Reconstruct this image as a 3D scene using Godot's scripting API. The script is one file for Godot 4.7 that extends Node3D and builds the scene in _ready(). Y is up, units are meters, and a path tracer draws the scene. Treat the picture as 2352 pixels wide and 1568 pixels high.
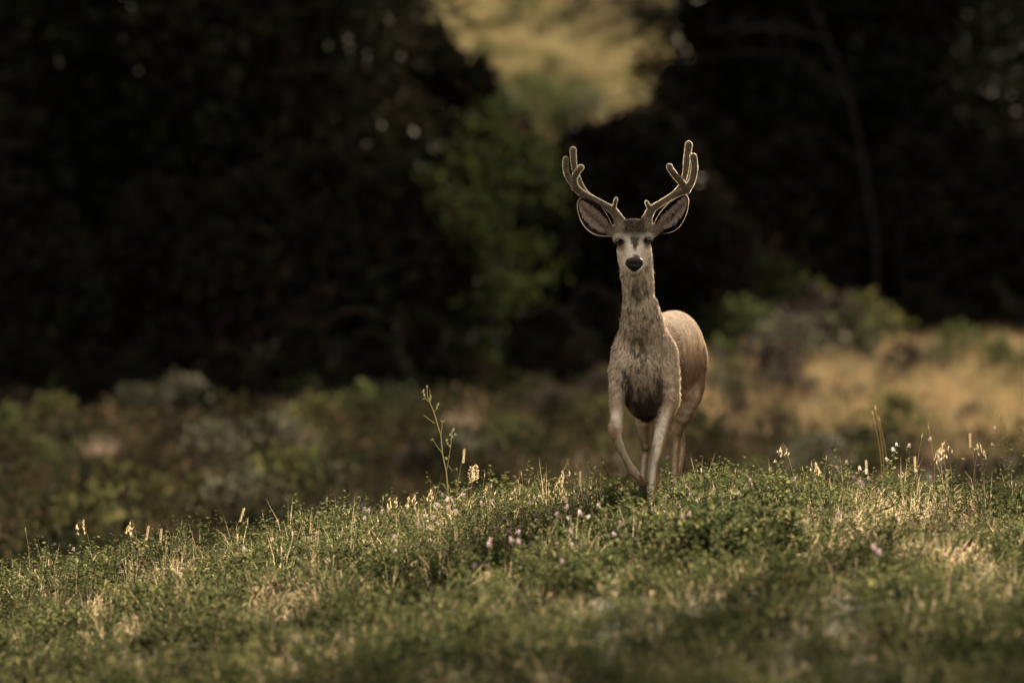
extends Node3D

# Photo pixels here are those of a 2352 x 1568 picture; 420 of them make a metre at the deer.
const EYE := Vector3(-0.724, 1.6, 30.0)
const PITCH := 0.0245
const RAD := 12600.0

var rng := RandomNumberGenerator.new()
var wob := FastNoiseLite.new()
var fleck := FastNoiseLite.new()
var patchy := FastNoiseLite.new()
var names := {}

# ---------------------------------------------------------------- small helpers
func at(u: float, v: float, z: float) -> Vector3:
	var d := Vector3(0, -sin(PITCH), -cos(PITCH)) + Vector3(1, 0, 0) * ((u - 1176.0) / RAD) + Vector3(0, cos(PITCH), -sin(PITCH)) * ((784.0 - v) / RAD)
	return EYE + d * ((z - EYE.z) / d.z)

func on_ground(u: float, v: float) -> Vector3:
	var z := 14.0
	while z > -300.0:
		var p := at(u, v, z)
		if p.y <= height(p.x, p.z):
			return Vector3(p.x, height(p.x, p.z), p.z)
		z -= 0.05 if z > -2.0 else 0.5
	return at(u, v, -0.5)

func px(r: float, z := 0.0) -> float:
	return r / 420.0 * (30.0 - z) / 30.0

func sstep(a: float, b: float, x: float) -> float:
	return smoothstep(a, b, x)

func lin(r: float, g: float, b: float) -> Color:
	return Color(r, g, b, 1.0)

func vary(c: Color, k: float) -> Color:
	var f := 1.0 + rng.randf_range(-k, k)
	return Color(c.r * f * (1.0 + rng.randf_range(-k, k) * 0.25), c.g * f, c.b * f * (1.0 + rng.randf_range(-k, k) * 0.25), 1.0)

func numbered(called: String) -> String:
	var n: int = names.get(called, 0)
	names[called] = n + 1
	return called if n == 0 else "%s_%03d" % [called, n]

func mat(rough := 0.8, back := 0.0, spec := 0.3, albedo := Color.WHITE, vertex := true) -> StandardMaterial3D:
	var m := StandardMaterial3D.new()
	m.roughness = rough
	m.metallic_specular = spec
	m.albedo_color = albedo
	m.vertex_color_use_as_albedo = vertex
	m.cull_mode = BaseMaterial3D.CULL_DISABLED
	if back > 0.0:
		m.backlight_enabled = true
		m.backlight = Color(back, back, back).linear_to_srgb()
	return m

class MB:
	var v := PackedVector3Array()
	var n := PackedVector3Array()
	var c := PackedColorArray()
	var i := PackedInt32Array()

	func tri(a: Vector3, b: Vector3, d: Vector3, nn: Vector3, ca: Color, cd: Color) -> void:
		var k := v.size()
		v.push_back(a); v.push_back(b); v.push_back(d)
		n.push_back(nn); n.push_back(nn); n.push_back(nn)
		c.push_back(ca); c.push_back(ca); c.push_back(cd)
		i.push_back(k); i.push_back(k + 1); i.push_back(k + 2)

	func leaf(b: Vector3, d: Vector3, up: Vector3, l: float, w: float, col: Color, fold := 0.25) -> void:
		var side := d.cross(up)
		if side.length_squared() < 1e-8:
			side = Vector3(1, 0, 0)
		side = side.normalized()
		var no := side.cross(d).normalized()
		var m := b + d * (l * 0.55)
		var le := m + side * (w * 0.5) + no * (w * fold)
		var ri := m - side * (w * 0.5) + no * (w * fold)
		var t := b + d * l - no * (l * 0.08)
		var nl := (no - side * fold).normalized()
		var nr := (no + side * fold).normalized()
		tri(b, t, le, nl, col, col)
		tri(b, ri, t, nr, col, col)

	func tube(pts: PackedVector3Array, r0: float, r1: float, col: Color, sides := 3) -> void:
		var k0 := v.size()
		var m := pts.size()
		for a in m:
			var d := (pts[mini(a + 1, m - 1)] - pts[maxi(a - 1, 0)]).normalized()
			var s := d.cross(Vector3(0.31, 0.2, 0.93)).normalized()
			var q := d.cross(s)
			var r := lerpf(r0, r1, float(a) / float(m - 1))
			for e in sides:
				var g := TAU * e / sides
				var o := s * cos(g) + q * sin(g)
				v.push_back(pts[a] + o * r); n.push_back(o); c.push_back(col)
		for a in m - 1:
			for e in sides:
				var p := k0 + a * sides + e
				var p2 := k0 + a * sides + (e + 1) % sides
				i.push_back(p); i.push_back(p + sides); i.push_back(p2)
				i.push_back(p2); i.push_back(p + sides); i.push_back(p2 + sides)

	func blob(p: Vector3, r: Vector3, col: Color) -> void:
		var k := v.size()
		for d in [Vector3(1, 0, 0), Vector3(-1, 0, 0), Vector3(0, 1, 0), Vector3(0, -1, 0), Vector3(0, 0, 1), Vector3(0, 0, -1)]:
			v.push_back(p + d * r); n.push_back(d); c.push_back(col)
		for f in [[0, 2, 4], [4, 2, 1], [1, 2, 5], [5, 2, 0], [4, 3, 0], [1, 3, 4], [5, 3, 1], [0, 3, 5]]:
			i.push_back(k + f[0]); i.push_back(k + f[2]); i.push_back(k + f[1])

	func done() -> ArrayMesh:
		var a := []
		a.resize(Mesh.ARRAY_MAX)
		a[Mesh.ARRAY_VERTEX] = v
		a[Mesh.ARRAY_NORMAL] = n
		a[Mesh.ARRAY_COLOR] = c
		a[Mesh.ARRAY_INDEX] = i
		var m := ArrayMesh.new()
		m.add_surface_from_arrays(Mesh.PRIMITIVE_TRIANGLES, a)
		return m

func part(called: String, mesh: Mesh, m: Material, parent: Node, place := Vector3.ZERO) -> MeshInstance3D:
	var o := MeshInstance3D.new()
	o.name = called
	o.mesh = mesh
	o.material_override = m
	o.position = place
	parent.add_child(o, true)
	return o

func thing(called: String, label: String, category: String, place: Vector3, turn := 0.0, group := "") -> Node3D:
	var o := Node3D.new()
	o.name = numbered(called)
	add_child(o, true)
	o.position = place
	o.rotation.y = turn
	tag(o, label, category, group)
	return o

func tag(o: Node, label: String, category: String, group := "") -> void:
	o.set_meta("label", label)
	o.set_meta("category", category)
	if group != "":
		o.set_meta("group", group)

func again(src: Node3D, label: String, place: Vector3, turn: float, size: float, low := 1.0) -> Node3D:
	var o: Node3D = src.duplicate()
	o.name = numbered(String(src.name).rstrip("0123456789").trim_suffix("_"))
	add_child(o, true)
	o.position = place
	o.rotation = Vector3(0, turn, 0)
	o.scale = Vector3(size, size * low, size)
	o.set_meta("label", label)
	return o

func scatter(called: String, label: String, mesh: Mesh, m: Material, xf: Array, tints: PackedColorArray) -> void:
	var mm := MultiMesh.new()
	mm.transform_format = MultiMesh.TRANSFORM_3D
	mm.use_colors = true
	mm.mesh = mesh
	mm.instance_count = xf.size()
	for k in xf.size():
		mm.set_instance_transform(k, xf[k])
		mm.set_instance_color(k, tints[k])
	var o := MultiMeshInstance3D.new()
	o.multimesh = mm
	o.material_override = m
	o.name = numbered(called)
	add_child(o, true)
	o.set_meta("kind", "stuff")
	o.set_meta("label", label)

# ---------------------------------------------------------------- distance field and surface nets
var fo: Vector3
var fh: float
var fn: Vector3i
var ff := PackedFloat32Array()
var ft := PackedFloat32Array()
var nv := PackedVector3Array()
var nn := PackedVector3Array()
var ni := PackedInt32Array()

func field(lo: Vector3, hi: Vector3, h: float) -> void:
	fo = lo
	fh = h
	fn = Vector3i(((hi - lo) / h).ceil()) + Vector3i.ONE
	ff.resize(fn.x * fn.y * fn.z)
	ff.fill(9.0)
	ft.resize(ff.size())

func chain(pts: Array, k: float, squash := Vector3.ONE, smooth_n := 0) -> void:
	# pts: [Vector3, radius] in order along a limb
	var q := []
	if smooth_n > 0 and pts.size() > 2:
		for a in pts.size() - 1:
			var p0: Vector3 = pts[maxi(a - 1, 0)][0]
			var p1: Vector3 = pts[a][0]
			var p2: Vector3 = pts[a + 1][0]
			var p3: Vector3 = pts[mini(a + 2, pts.size() - 1)][0]
			for e in smooth_n:
				var t := float(e) / smooth_n
				q.append([p1.cubic_interpolate(p2, p0, p3, t), lerpf(pts[a][1], pts[a + 1][1], smoothstep(0.0, 1.0, t))])
		q.append(pts[-1])
	else:
		q = pts
	if q.size() == 1:
		q = [q[0], [q[0][0] + Vector3(0, 0.0005, 0), q[0][1]]]
	ft.fill(9.0)
	var margin := k + fh * 2.0
	var blo := Vector3i(99999, 99999, 99999)
	var bhi := Vector3i.ZERO
	var inv := Vector3.ONE / squash
	var ms := minf(squash.x, minf(squash.y, squash.z))
	for a in q.size() - 1:
		var pa: Vector3 = q[a][0]
		var pb: Vector3 = q[a + 1][0]
		var ra: float = q[a][1]
		var rb: float = q[a + 1][1]
		var rm := maxf(ra, rb)
		var ext := squash * rm + Vector3.ONE * margin
		var l := Vector3i(((pa.min(pb) - ext - fo) / fh).floor()).clamp(Vector3i.ZERO, fn - Vector3i.ONE)
		var u := Vector3i(((pa.max(pb) + ext - fo) / fh).ceil()).clamp(Vector3i.ZERO, fn - Vector3i.ONE)
		blo = blo.min(l)
		bhi = bhi.max(u)
		var ba := (pb - pa) * inv
		var bb := maxf(ba.length_squared(), 1e-9)
		for z in range(l.z, u.z + 1):
			for y in range(l.y, u.y + 1):
				var row := (z * fn.y + y) * fn.x
				var p := (fo + Vector3(l.x, y, z) * fh - pa) * inv
				var dx := fh * inv.x
				for x in range(l.x, u.x + 1):
					var t := clampf(p.dot(ba) / bb, 0.0, 1.0)
					var d := ((p - ba * t).length() - ra - (rb - ra) * t) * ms
					if d < ft[row + x]:
						ft[row + x] = d
					p.x += dx
	for z in range(blo.z, bhi.z + 1):
		for y in range(blo.y, bhi.y + 1):
			var row := (z * fn.y + y) * fn.x
			for x in range(row + blo.x, row + bhi.x + 1):
				var b := ft[x]
				if b < 8.0:
					var a := ff[x]
					var hh := maxf(k - absf(a - b), 0.0)
					ff[x] = minf(a, b) - hh * hh / (4.0 * k)

func carve(c: Vector3, r: float, squash: Vector3, k: float) -> void:
	var inv := Vector3.ONE / squash
	var ms := minf(squash.x, minf(squash.y, squash.z))
	var ext := squash * r + Vector3.ONE * (k + fh * 2.0)
	var l := Vector3i(((c - ext - fo) / fh).floor()).clamp(Vector3i.ZERO, fn - Vector3i.ONE)
	var u := Vector3i(((c + ext - fo) / fh).ceil()).clamp(Vector3i.ZERO, fn - Vector3i.ONE)
	for z in range(l.z, u.z + 1):
		for y in range(l.y, u.y + 1):
			var row := (z * fn.y + y) * fn.x
			for x in range(l.x, u.x + 1):
				var b := -((((fo + Vector3(x, y, z) * fh - c) * inv).length()) - r) * ms
				var a := ff[row + x]
				var hh := maxf(k - absf(a - b), 0.0)
				ff[row + x] = maxf(a, b) + hh * hh / (4.0 * k)

func nets() -> void:
	nv = PackedVector3Array(); nn = PackedVector3Array(); ni = PackedInt32Array()
	var ids := PackedInt32Array()
	ids.resize(ff.size())
	ids.fill(-1)
	var sx := 1
	var sy := fn.x
	var sz := fn.x * fn.y
	var off := [0, sx, sy, sx + sy, sz, sz + sx, sz + sy, sz + sx + sy]
	var lim := fh * 2.0
	for z in fn.z - 1:
		for y in fn.y - 1:
			var row := z * sz + y * sy
			for x in fn.x - 1:
				var k := row + x
				var f0 := ff[k]
				if f0 > lim or f0 < -lim:
					continue
				var f1 := ff[k + 1]; var f2 := ff[k + sy]; var f3 := ff[k + sy + 1]
				var f4 := ff[k + sz]; var f5 := ff[k + sz + 1]; var f6 := ff[k + sz + sy]; var f7 := ff[k + sz + sy + 1]
				var cnt := int(f0 < 0) + int(f1 < 0) + int(f2 < 0) + int(f3 < 0) + int(f4 < 0) + int(f5 < 0) + int(f6 < 0) + int(f7 < 0)
				if cnt == 0 or cnt == 8:
					continue
				var s := Vector3.ZERO
				var m := 0
				if (f0 < 0) != (f1 < 0): s += Vector3(f0 / (f0 - f1), 0, 0); m += 1
				if (f2 < 0) != (f3 < 0): s += Vector3(f2 / (f2 - f3), 1, 0); m += 1
				if (f4 < 0) != (f5 < 0): s += Vector3(f4 / (f4 - f5), 0, 1); m += 1
				if (f6 < 0) != (f7 < 0): s += Vector3(f6 / (f6 - f7), 1, 1); m += 1
				if (f0 < 0) != (f2 < 0): s += Vector3(0, f0 / (f0 - f2), 0); m += 1
				if (f1 < 0) != (f3 < 0): s += Vector3(1, f1 / (f1 - f3), 0); m += 1
				if (f4 < 0) != (f6 < 0): s += Vector3(0, f4 / (f4 - f6), 1); m += 1
				if (f5 < 0) != (f7 < 0): s += Vector3(1, f5 / (f5 - f7), 1); m += 1
				if (f0 < 0) != (f4 < 0): s += Vector3(0, 0, f0 / (f0 - f4)); m += 1
				if (f1 < 0) != (f5 < 0): s += Vector3(1, 0, f1 / (f1 - f5)); m += 1
				if (f2 < 0) != (f6 < 0): s += Vector3(0, 1, f2 / (f2 - f6)); m += 1
				if (f3 < 0) != (f7 < 0): s += Vector3(1, 1, f3 / (f3 - f7)); m += 1
				ids[k] = nv.size()
				nv.push_back(fo + (Vector3(x, y, z) + s / m) * fh)
				nn.push_back(Vector3(f1 + f3 + f5 + f7 - f0 - f2 - f4 - f6, f2 + f3 + f6 + f7 - f0 - f1 - f4 - f5, f4 + f5 + f6 + f7 - f0 - f1 - f2 - f3).normalized())
	for z in range(1, fn.z - 1):
		for y in range(1, fn.y - 1):
			var row := z * sz + y * sy
			for x in range(1, fn.x - 1):
				var k := row + x
				var f0 := ff[k]
				if f0 > lim or f0 < -lim:
					continue
				var neg := f0 < 0
				if neg != (ff[k + 1] < 0):
					quad(ids[k], ids[k - sy], ids[k - sy - sz], ids[k - sz], neg)
				if neg != (ff[k + sy] < 0):
					quad(ids[k], ids[k - sz], ids[k - sz - 1], ids[k - 1], neg)
				if neg != (ff[k + sz] < 0):
					quad(ids[k], ids[k - 1], ids[k - 1 - sy], ids[k - sy], neg)

func quad(a: int, b: int, c: int, d: int, neg: bool) -> void:
	if a < 0 or b < 0 or c < 0 or d < 0:
		return
	if not neg:
		ni.push_back(a); ni.push_back(b); ni.push_back(c); ni.push_back(a); ni.push_back(c); ni.push_back(d)
	else:
		ni.push_back(a); ni.push_back(c); ni.push_back(b); ni.push_back(a); ni.push_back(d); ni.push_back(c)

func into(mb: MB, paint: Callable) -> void:
	var k := mb.v.size()
	for a in nv.size():
		mb.v.push_back(nv[a]); mb.n.push_back(nn[a])
		var c: Color = paint.call(nv[a], nn[a])
		mb.c.push_back(c)
	for a in ni:
		mb.i.push_back(a + k)

# hair: thin tapered blades rooted on the last netted surface
func hair(mb: MB, paint: Callable, flow: Callable, per_m2: float, length: float, width: float, lift: float, dens: Callable, loose := 0.4) -> void:
	var count := ni.size() / 3
	for t in count:
		var a := nv[ni[t * 3]]; var b := nv[ni[t * 3 + 1]]; var c := nv[ni[t * 3 + 2]]
		var na := nn[ni[t * 3]]
		var d4: Vector4 = dens.call(a, na)   # density, length, width, lift factors
		if d4.x <= 0.0:
			continue
		var area := (b - a).cross(c - a).length() * 0.5
		var want := area * per_m2 * d4.x
		var m := int(want) + int(rng.randf() < want - int(want))
		for e in m:
			var r1 := sqrt(rng.randf())
			var r2 := rng.randf()
			var p := a * (1.0 - r1) + b * (r1 * (1.0 - r2)) + c * (r1 * r2)
			var no := (na + Vector3(rng.randfn(), rng.randfn(), rng.randfn()) * 0.08).normalized()
			var fl: Vector3 = flow.call(p, no)
			fl = fl - no * fl.dot(no)
			if fl.length_squared() < 1e-6:
				continue
			fl = (fl.normalized() + Vector3(rng.randfn(), rng.randfn(), rng.randfn()) * 0.16).normalized()
			var up := lift * d4.w * rng.randf_range(0.6, 1.4)
			var d := (fl + no * up).normalized()
			var l := length * d4.y * rng.randf_range(0.6, 1.25)
			var w := width * d4.z * rng.randf_range(0.7, 1.2)
			var side := d.cross(no).normalized()
			var free := rng.randf() < loose
			if free:
				side = side.rotated(d, rng.randf() * PI)
			side *= w * 0.5
			var col: Color = paint.call(p, no)
			var f := clampf(1.0 + rng.randfn() * 0.24, 0.45, 1.6)
			col = Color(col.r * f, col.g * f, col.b * f)
			var tip := Color(minf(col.r * 1.2, 0.9), minf(col.g * 1.2, 0.9), minf(col.b * 1.2, 0.9))
			var sn := (no + d * 0.15).normalized()
			if free:
				sn = d.cross(side).normalized()
				sn = sn if sn.dot(no) > 0.0 else -sn
			var root := p - no * 0.002
			var mid := root + d * (l * 0.55)
			var end := mid + (d + fl * 0.35 - no * (up * 0.45)).normalized() * (l * 0.5)
			mb.tri(root - side, mid + side * 0.8, root + side, sn, col, col)
			mb.tri(root - side, mid - side * 0.8, mid + side * 0.8, sn, col, col)
			mb.tri(mid - side * 0.8, end, mid + side * 0.8, sn, tip, col)

# ---------------------------------------------------------------- the ground
func field_y(x: float, z: float) -> float:
	var f := -1.95 + patchy.get_noise_2d(x * 0.5, z * 0.5) * 0.2
	if z < -124.0:
		f += 0.14 * (-124.0 - z) * smoothstep(0.0, 25.0, -124.0 - z)
	return f

func height(x: float, z: float) -> float:
	var xc := clampf(x, -4.2, 3.2)
	var cross := -0.09 + 0.085 * xc - 0.02 * xc * xc - 0.10 * maxf(xc - 0.4, 0.0) + 0.05 * sstep(-1.8, -3.4, x) + 0.12 * (clampf(x, -12.0, 12.0) - xc) * (1.0 if x < 0.0 else -0.3) + 0.03 * wob.get_noise_2d(x * 0.8, z * 0.8)
	if z > -0.8:
		return cross - 0.004 * maxf(z, 0.0)
	var t := -0.8 - z
	var near := cross - 0.05 * t - 0.010 * t * t
	var far := field_y(x, z)
	var hh := maxf(0.5 - absf(near - far), 0.0)
	return maxf(near, far) + hh * hh / 2.0

func build_ground() -> void:
	var xs := PackedFloat32Array([-300.0, -200.0, -120.0, -80.0, -55.0, -40.0, -30.0, -24.0])
	var x := -20.0
	while x <= 20.0:
		xs.push_back(x)
		x += 0.25 if absf(x) < 5.0 else 0.5
	xs.append_array(PackedFloat32Array([24.0, 30.0, 40.0, 55.0, 80.0, 120.0, 200.0, 300.0]))
	var zs := PackedFloat32Array([120.0, 80.0, 60.0, 45.0, 36.0, 30.0, 25.0, 20.0])
	var z := 17.0
	while z > -24.0:
		zs.push_back(z)
		z -= 0.25 if z > -4.0 else 0.6
	while z > -260.0:
		zs.push_back(z)
		z -= 1.5
	zs.append_array(PackedFloat32Array([-275.0, -300.0, -340.0, -400.0]))
	var mb := MB.new()
	for b in zs:
		for a in xs:
			mb.v.push_back(Vector3(a, height(a, b), b))
			var e := 0.3
			mb.n.push_back(Vector3(height(a - e, b) - height(a + e, b), 2.0 * e, height(a, b - e) - height(a, b + e)).normalized())
			var s := 0.5 + 0.5 * patchy.get_noise_2d(a * 1.7, b * 1.7)
			var c := lin(0.035, 0.027, 0.018).lerp(lin(0.04, 0.038, 0.018), s)
			if b < -14.0:
				c = lin(0.032, 0.025, 0.021).lerp(lin(0.030, 0.026, 0.017), s)
			if b < -128.0:
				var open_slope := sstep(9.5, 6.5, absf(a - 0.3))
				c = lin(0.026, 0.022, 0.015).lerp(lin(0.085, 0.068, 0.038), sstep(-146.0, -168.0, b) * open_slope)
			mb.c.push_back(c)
	var w := xs.size()
	for b in zs.size() - 1:
		for a in w - 1:
			var k := b * w + a
			mb.i.push_back(k); mb.i.push_back(k + w); mb.i.push_back(k + 1)
			mb.i.push_back(k + 1); mb.i.push_back(k + w); mb.i.push_back(k + w + 1)
	var m := mat(0.95, 0.0, 0.1)
	var soil := FastNoiseLite.new()
	soil.seed = 5
	soil.frequency = 0.02
	soil.fractal_octaves = 5
	var tex := NoiseTexture2D.new()
	tex.width = 512
	tex.height = 512
	tex.seamless = true
	tex.noise = soil
	m.heightmap_enabled = true
	m.heightmap_texture = tex
	m.heightmap_scale = 4.0
	m.uv1_triplanar = true
	m.uv1_world_triplanar = true
	m.uv1_scale = Vector3(0.7, 0.7, 0.7)
	var o := part("ground", mb.done(), m, self)
	o.set_meta("kind", "structure")
	o.set_meta("label", "brown soil of the meadow crest, the field behind it and the golden hillside")

# ---------------------------------------------------------------- the deer
var deer_base := Vector3(0.02, -0.08, -0.45)

func limb(spec: Array) -> Array:
	var q := []
	for s in spec:
		q.append([at(s[0], s[1], s[2]), px(s[3], s[2])])
	return q

func pu(p: Vector3) -> float:
	return 1480.0 + p.x * 420.0

func pv(p: Vector3) -> float:
	return 784.0 + (0.865 - p.y) * 420.0

func near2(u: float, v: float, cu: float, cv: float, ru: float, rv: float) -> float:
	var a := (u - cu) / ru
	var b := (v - cv) / rv
	return 1.0 - smoothstep(0.55, 1.1, sqrt(a * a + b * b))

func coat(p: Vector3, n: Vector3) -> Color:
	var u := pu(p)
	var v := pv(p)
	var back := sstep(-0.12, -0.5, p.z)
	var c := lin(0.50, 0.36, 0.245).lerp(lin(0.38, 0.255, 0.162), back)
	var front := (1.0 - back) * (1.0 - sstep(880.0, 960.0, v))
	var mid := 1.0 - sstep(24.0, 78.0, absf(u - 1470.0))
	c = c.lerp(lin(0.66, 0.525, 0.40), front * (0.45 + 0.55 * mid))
	# long dark and pale locks running down the neck and the breast
	var st := fleck.get_noise_3d(p.x * 52.0, p.y * 11.0, p.z * 30.0)
	var st2 := fleck.get_noise_3d(p.x * 95.0 + 40.0, p.y * 20.0, p.z * 60.0)
	var st3 := fleck.get_noise_3d(p.x * 34.0 + 9.0, p.y * 16.0, p.z * 20.0)
	c = c.lerp(lin(0.78, 0.665, 0.54), sstep(-0.05, 0.35, -st2) * front * 0.65)
	c = c.lerp(lin(0.060, 0.047, 0.040), sstep(0.16, 0.40, st) * mid * front * 0.65)
	c = c.lerp(lin(0.10, 0.08, 0.065), sstep(0.18, 0.42, st2) * front * (0.25 + 0.4 * mid))
	c = c.lerp(lin(0.10, 0.078, 0.062), near2(u, v, 1466, 668, 24, 34) * (0.5 + 0.9 * st3) * front)
	c = c.lerp(lin(0.085, 0.068, 0.056), near2(u, v, 1471, 805, 26, 60) * (0.45 + 1.2 * st3) * front)
	if p.z > -0.5:
		var rag := 18.0 * st + 14.0 * st2
		c = c.lerp(lin(0.19, 0.14, 0.105), near2(u, v + rag, 1476, 900, 66, 74) * 0.6)
		c = c.lerp(lin(0.026, 0.020, 0.018), near2(u + rag * 0.4, v + rag, 1483, 938, 38, 54) * 0.88)
		c = c.lerp(lin(0.035, 0.027, 0.023), near2(u + rag * 0.5, v + rag, 1442, 898, 14, 46) * 0.85)
		c = c.lerp(lin(0.045, 0.034, 0.028), near2(u + rag * 0.5, v + rag, 1514, 896, 11, 46) * 0.75)
	# reddish flank fold, back top toned down against the sun and darker rear edge
	if p.z < -0.2:
		c = c.lerp(lin(0.25, 0.125, 0.060), near2(u, v + 8.0 * st, 1562, 895, 24, 80) * 0.6)
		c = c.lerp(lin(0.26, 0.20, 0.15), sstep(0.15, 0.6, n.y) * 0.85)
		c = c.lerp(lin(0.52, 0.40, 0.295), sstep(0.3, 0.5, n.x) * sstep(0.85, 0.65, n.x) * sstep(760.0, 850.0, v) * 0.55)  # highlight strip painted into the coat along the flank
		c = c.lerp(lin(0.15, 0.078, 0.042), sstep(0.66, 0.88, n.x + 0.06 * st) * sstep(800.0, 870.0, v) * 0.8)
		c = c * (1.0 + 0.35 * st3)
		c = c.lerp(c * 0.6, sstep(0.05, 0.4, st2) * 0.5)
	if v > 925.0:
		var leg := sstep(925.0, 955.0, v)
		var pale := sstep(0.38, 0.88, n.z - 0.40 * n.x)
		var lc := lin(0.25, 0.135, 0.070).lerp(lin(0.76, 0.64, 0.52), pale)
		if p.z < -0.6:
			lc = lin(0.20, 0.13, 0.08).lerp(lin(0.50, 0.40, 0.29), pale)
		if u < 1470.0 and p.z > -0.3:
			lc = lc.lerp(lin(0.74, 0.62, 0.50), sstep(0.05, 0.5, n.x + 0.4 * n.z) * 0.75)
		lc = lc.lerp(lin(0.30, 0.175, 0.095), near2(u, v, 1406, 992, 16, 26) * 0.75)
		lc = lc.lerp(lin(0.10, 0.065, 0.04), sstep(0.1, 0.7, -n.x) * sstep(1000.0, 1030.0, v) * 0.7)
		lc = lc.lerp(lin(0.15, 0.10, 0.065), sstep(0.1, 0.45, st2) * 0.4)
		lc = lc.lerp(lin(0.76, 0.65, 0.53), near2(u, v, 1415, 938, 13, 34) * 0.8)
		c = c.lerp(lc, leg * (1.0 - near2(u, v, 1483, 935, 40, 50)))
	return c

func face(p: Vector3, n: Vector3) -> Color:
	var u := pu(p)
	var v := pv(p)
	var st2 := fleck.get_noise_3d(p.x * 170.0 + 40.0, p.y * 60.0, p.z * 60.0)
	var st := fleck.get_noise_3d(p.x * 90.0, p.y * 40.0, p.z * 40.0)
	var c := lin(0.75, 0.63, 0.51)
	c = c.lerp(lin(0.20, 0.15, 0.11), sstep(0.12, 0.42, st2) * 0.6)
	# neck below the jaw
	var neck := sstep(612.0, 640.0, v)
	c = c.lerp(coat(p, n), maxf(neck, sstep(575.0, 600.0, v) * sstep(0.17, 0.08, p.z)) * sstep(0.3, 0.1, p.z))
	# dark cap between the antlers, lighter brows
	c = c.lerp(lin(0.30, 0.235, 0.17), sstep(548.0, 530.0, v))
	c = c.lerp(lin(0.075, 0.057, 0.045), near2(u + 5.0 * st2, v + 5.0 * st, 1455, 521, 37, 29) * (0.9 + 0.3 * st))
	c = c.lerp(lin(0.36, 0.285, 0.20), near2(u, v, 1425, 520, 11, 14) * 0.7)
	c = c.lerp(lin(0.36, 0.285, 0.20), near2(u, v, 1486, 520, 11, 14) * 0.6)
	# dark blaze running down the bridge of the nose
	var hw := lerpf(14.0, 4.0, sstep(545.0, 572.0, v)) * (1.0 + 0.5 * st)
	c = c.lerp(lin(0.085, 0.066, 0.054), (1.0 - sstep(hw * 0.45, hw * 1.35, absf(u - 1455.5))) * sstep(538.0, 546.0, v) * (1.0 - sstep(566.0, 582.0, v)))
	c = c.lerp(lin(0.05, 0.035, 0.03), near2(u, v, 1457, 590, 9, 9) * 0.85)
	# round the eyes
	c = c.lerp(lin(0.27, 0.215, 0.165), near2(u, v, 1419, 553, 25, 19) * 0.75)
	c = c.lerp(lin(0.27, 0.215, 0.165), near2(u, v, 1488, 550, 25, 19) * 0.75)
	c = c.lerp(lin(0.022, 0.016, 0.014), near2(u, v, 1421, 555, 14, 10))
	c = c.lerp(lin(0.022, 0.016, 0.014), near2(u, v, 1486, 552, 14, 10))
	c = c.lerp(lin(0.15, 0.11, 0.085), near2(u, v, 1424, 567, 13, 10) * 0.7)
	c = c.lerp(lin(0.15, 0.11, 0.085), near2(u, v, 1488, 563, 12, 10) * 0.6)
	# behind the eyes up to the ears
	c = c.lerp(lin(0.20, 0.155, 0.115), near2(u, v, 1402, 528, 14, 22) * 0.8)
	c = c.lerp(lin(0.20, 0.155, 0.115), near2(u, v, 1508, 526, 14, 22) * 0.8)
	# white chin
	c = c.lerp(lin(0.66, 0.59, 0.50), near2(u, v, 1456, 624, 18, 8) * sstep(0.2, 0.3, p.z))
	return c

func body_flow(p: Vector3, n: Vector3) -> Vector3:
	var v := pv(p)
	if v > 930.0:
		return Vector3(0, -1, -0.1)
	var b := sstep(-0.15, -0.5, p.z)
	var u := pu(p)
	return Vector3((u - 1472.0) * 0.006 * (1.0 - b) * sstep(700.0, 800.0, v), -1.0 + 0.45 * b, -0.15 - 1.0 * b)

func head_flow(p: Vector3, n: Vector3) -> Vector3:
	var v := pv(p)
	if v > 606.0:
		return Vector3(0, -1, -0.1)
	var away := p - at(1456, 585, 0.42)
	away.z *= 1.5
	return away.normalized()

func velvet_at(p: Vector3, n: Vector3) -> Color:
	var s := fleck.get_noise_3d(p.x * 60.0, p.y * 25.0, p.z * 60.0)
	return lin(0.080, 0.060, 0.045).lerp(lin(0.15, 0.112, 0.08), sstep(-0.4, 0.5, s))

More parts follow.
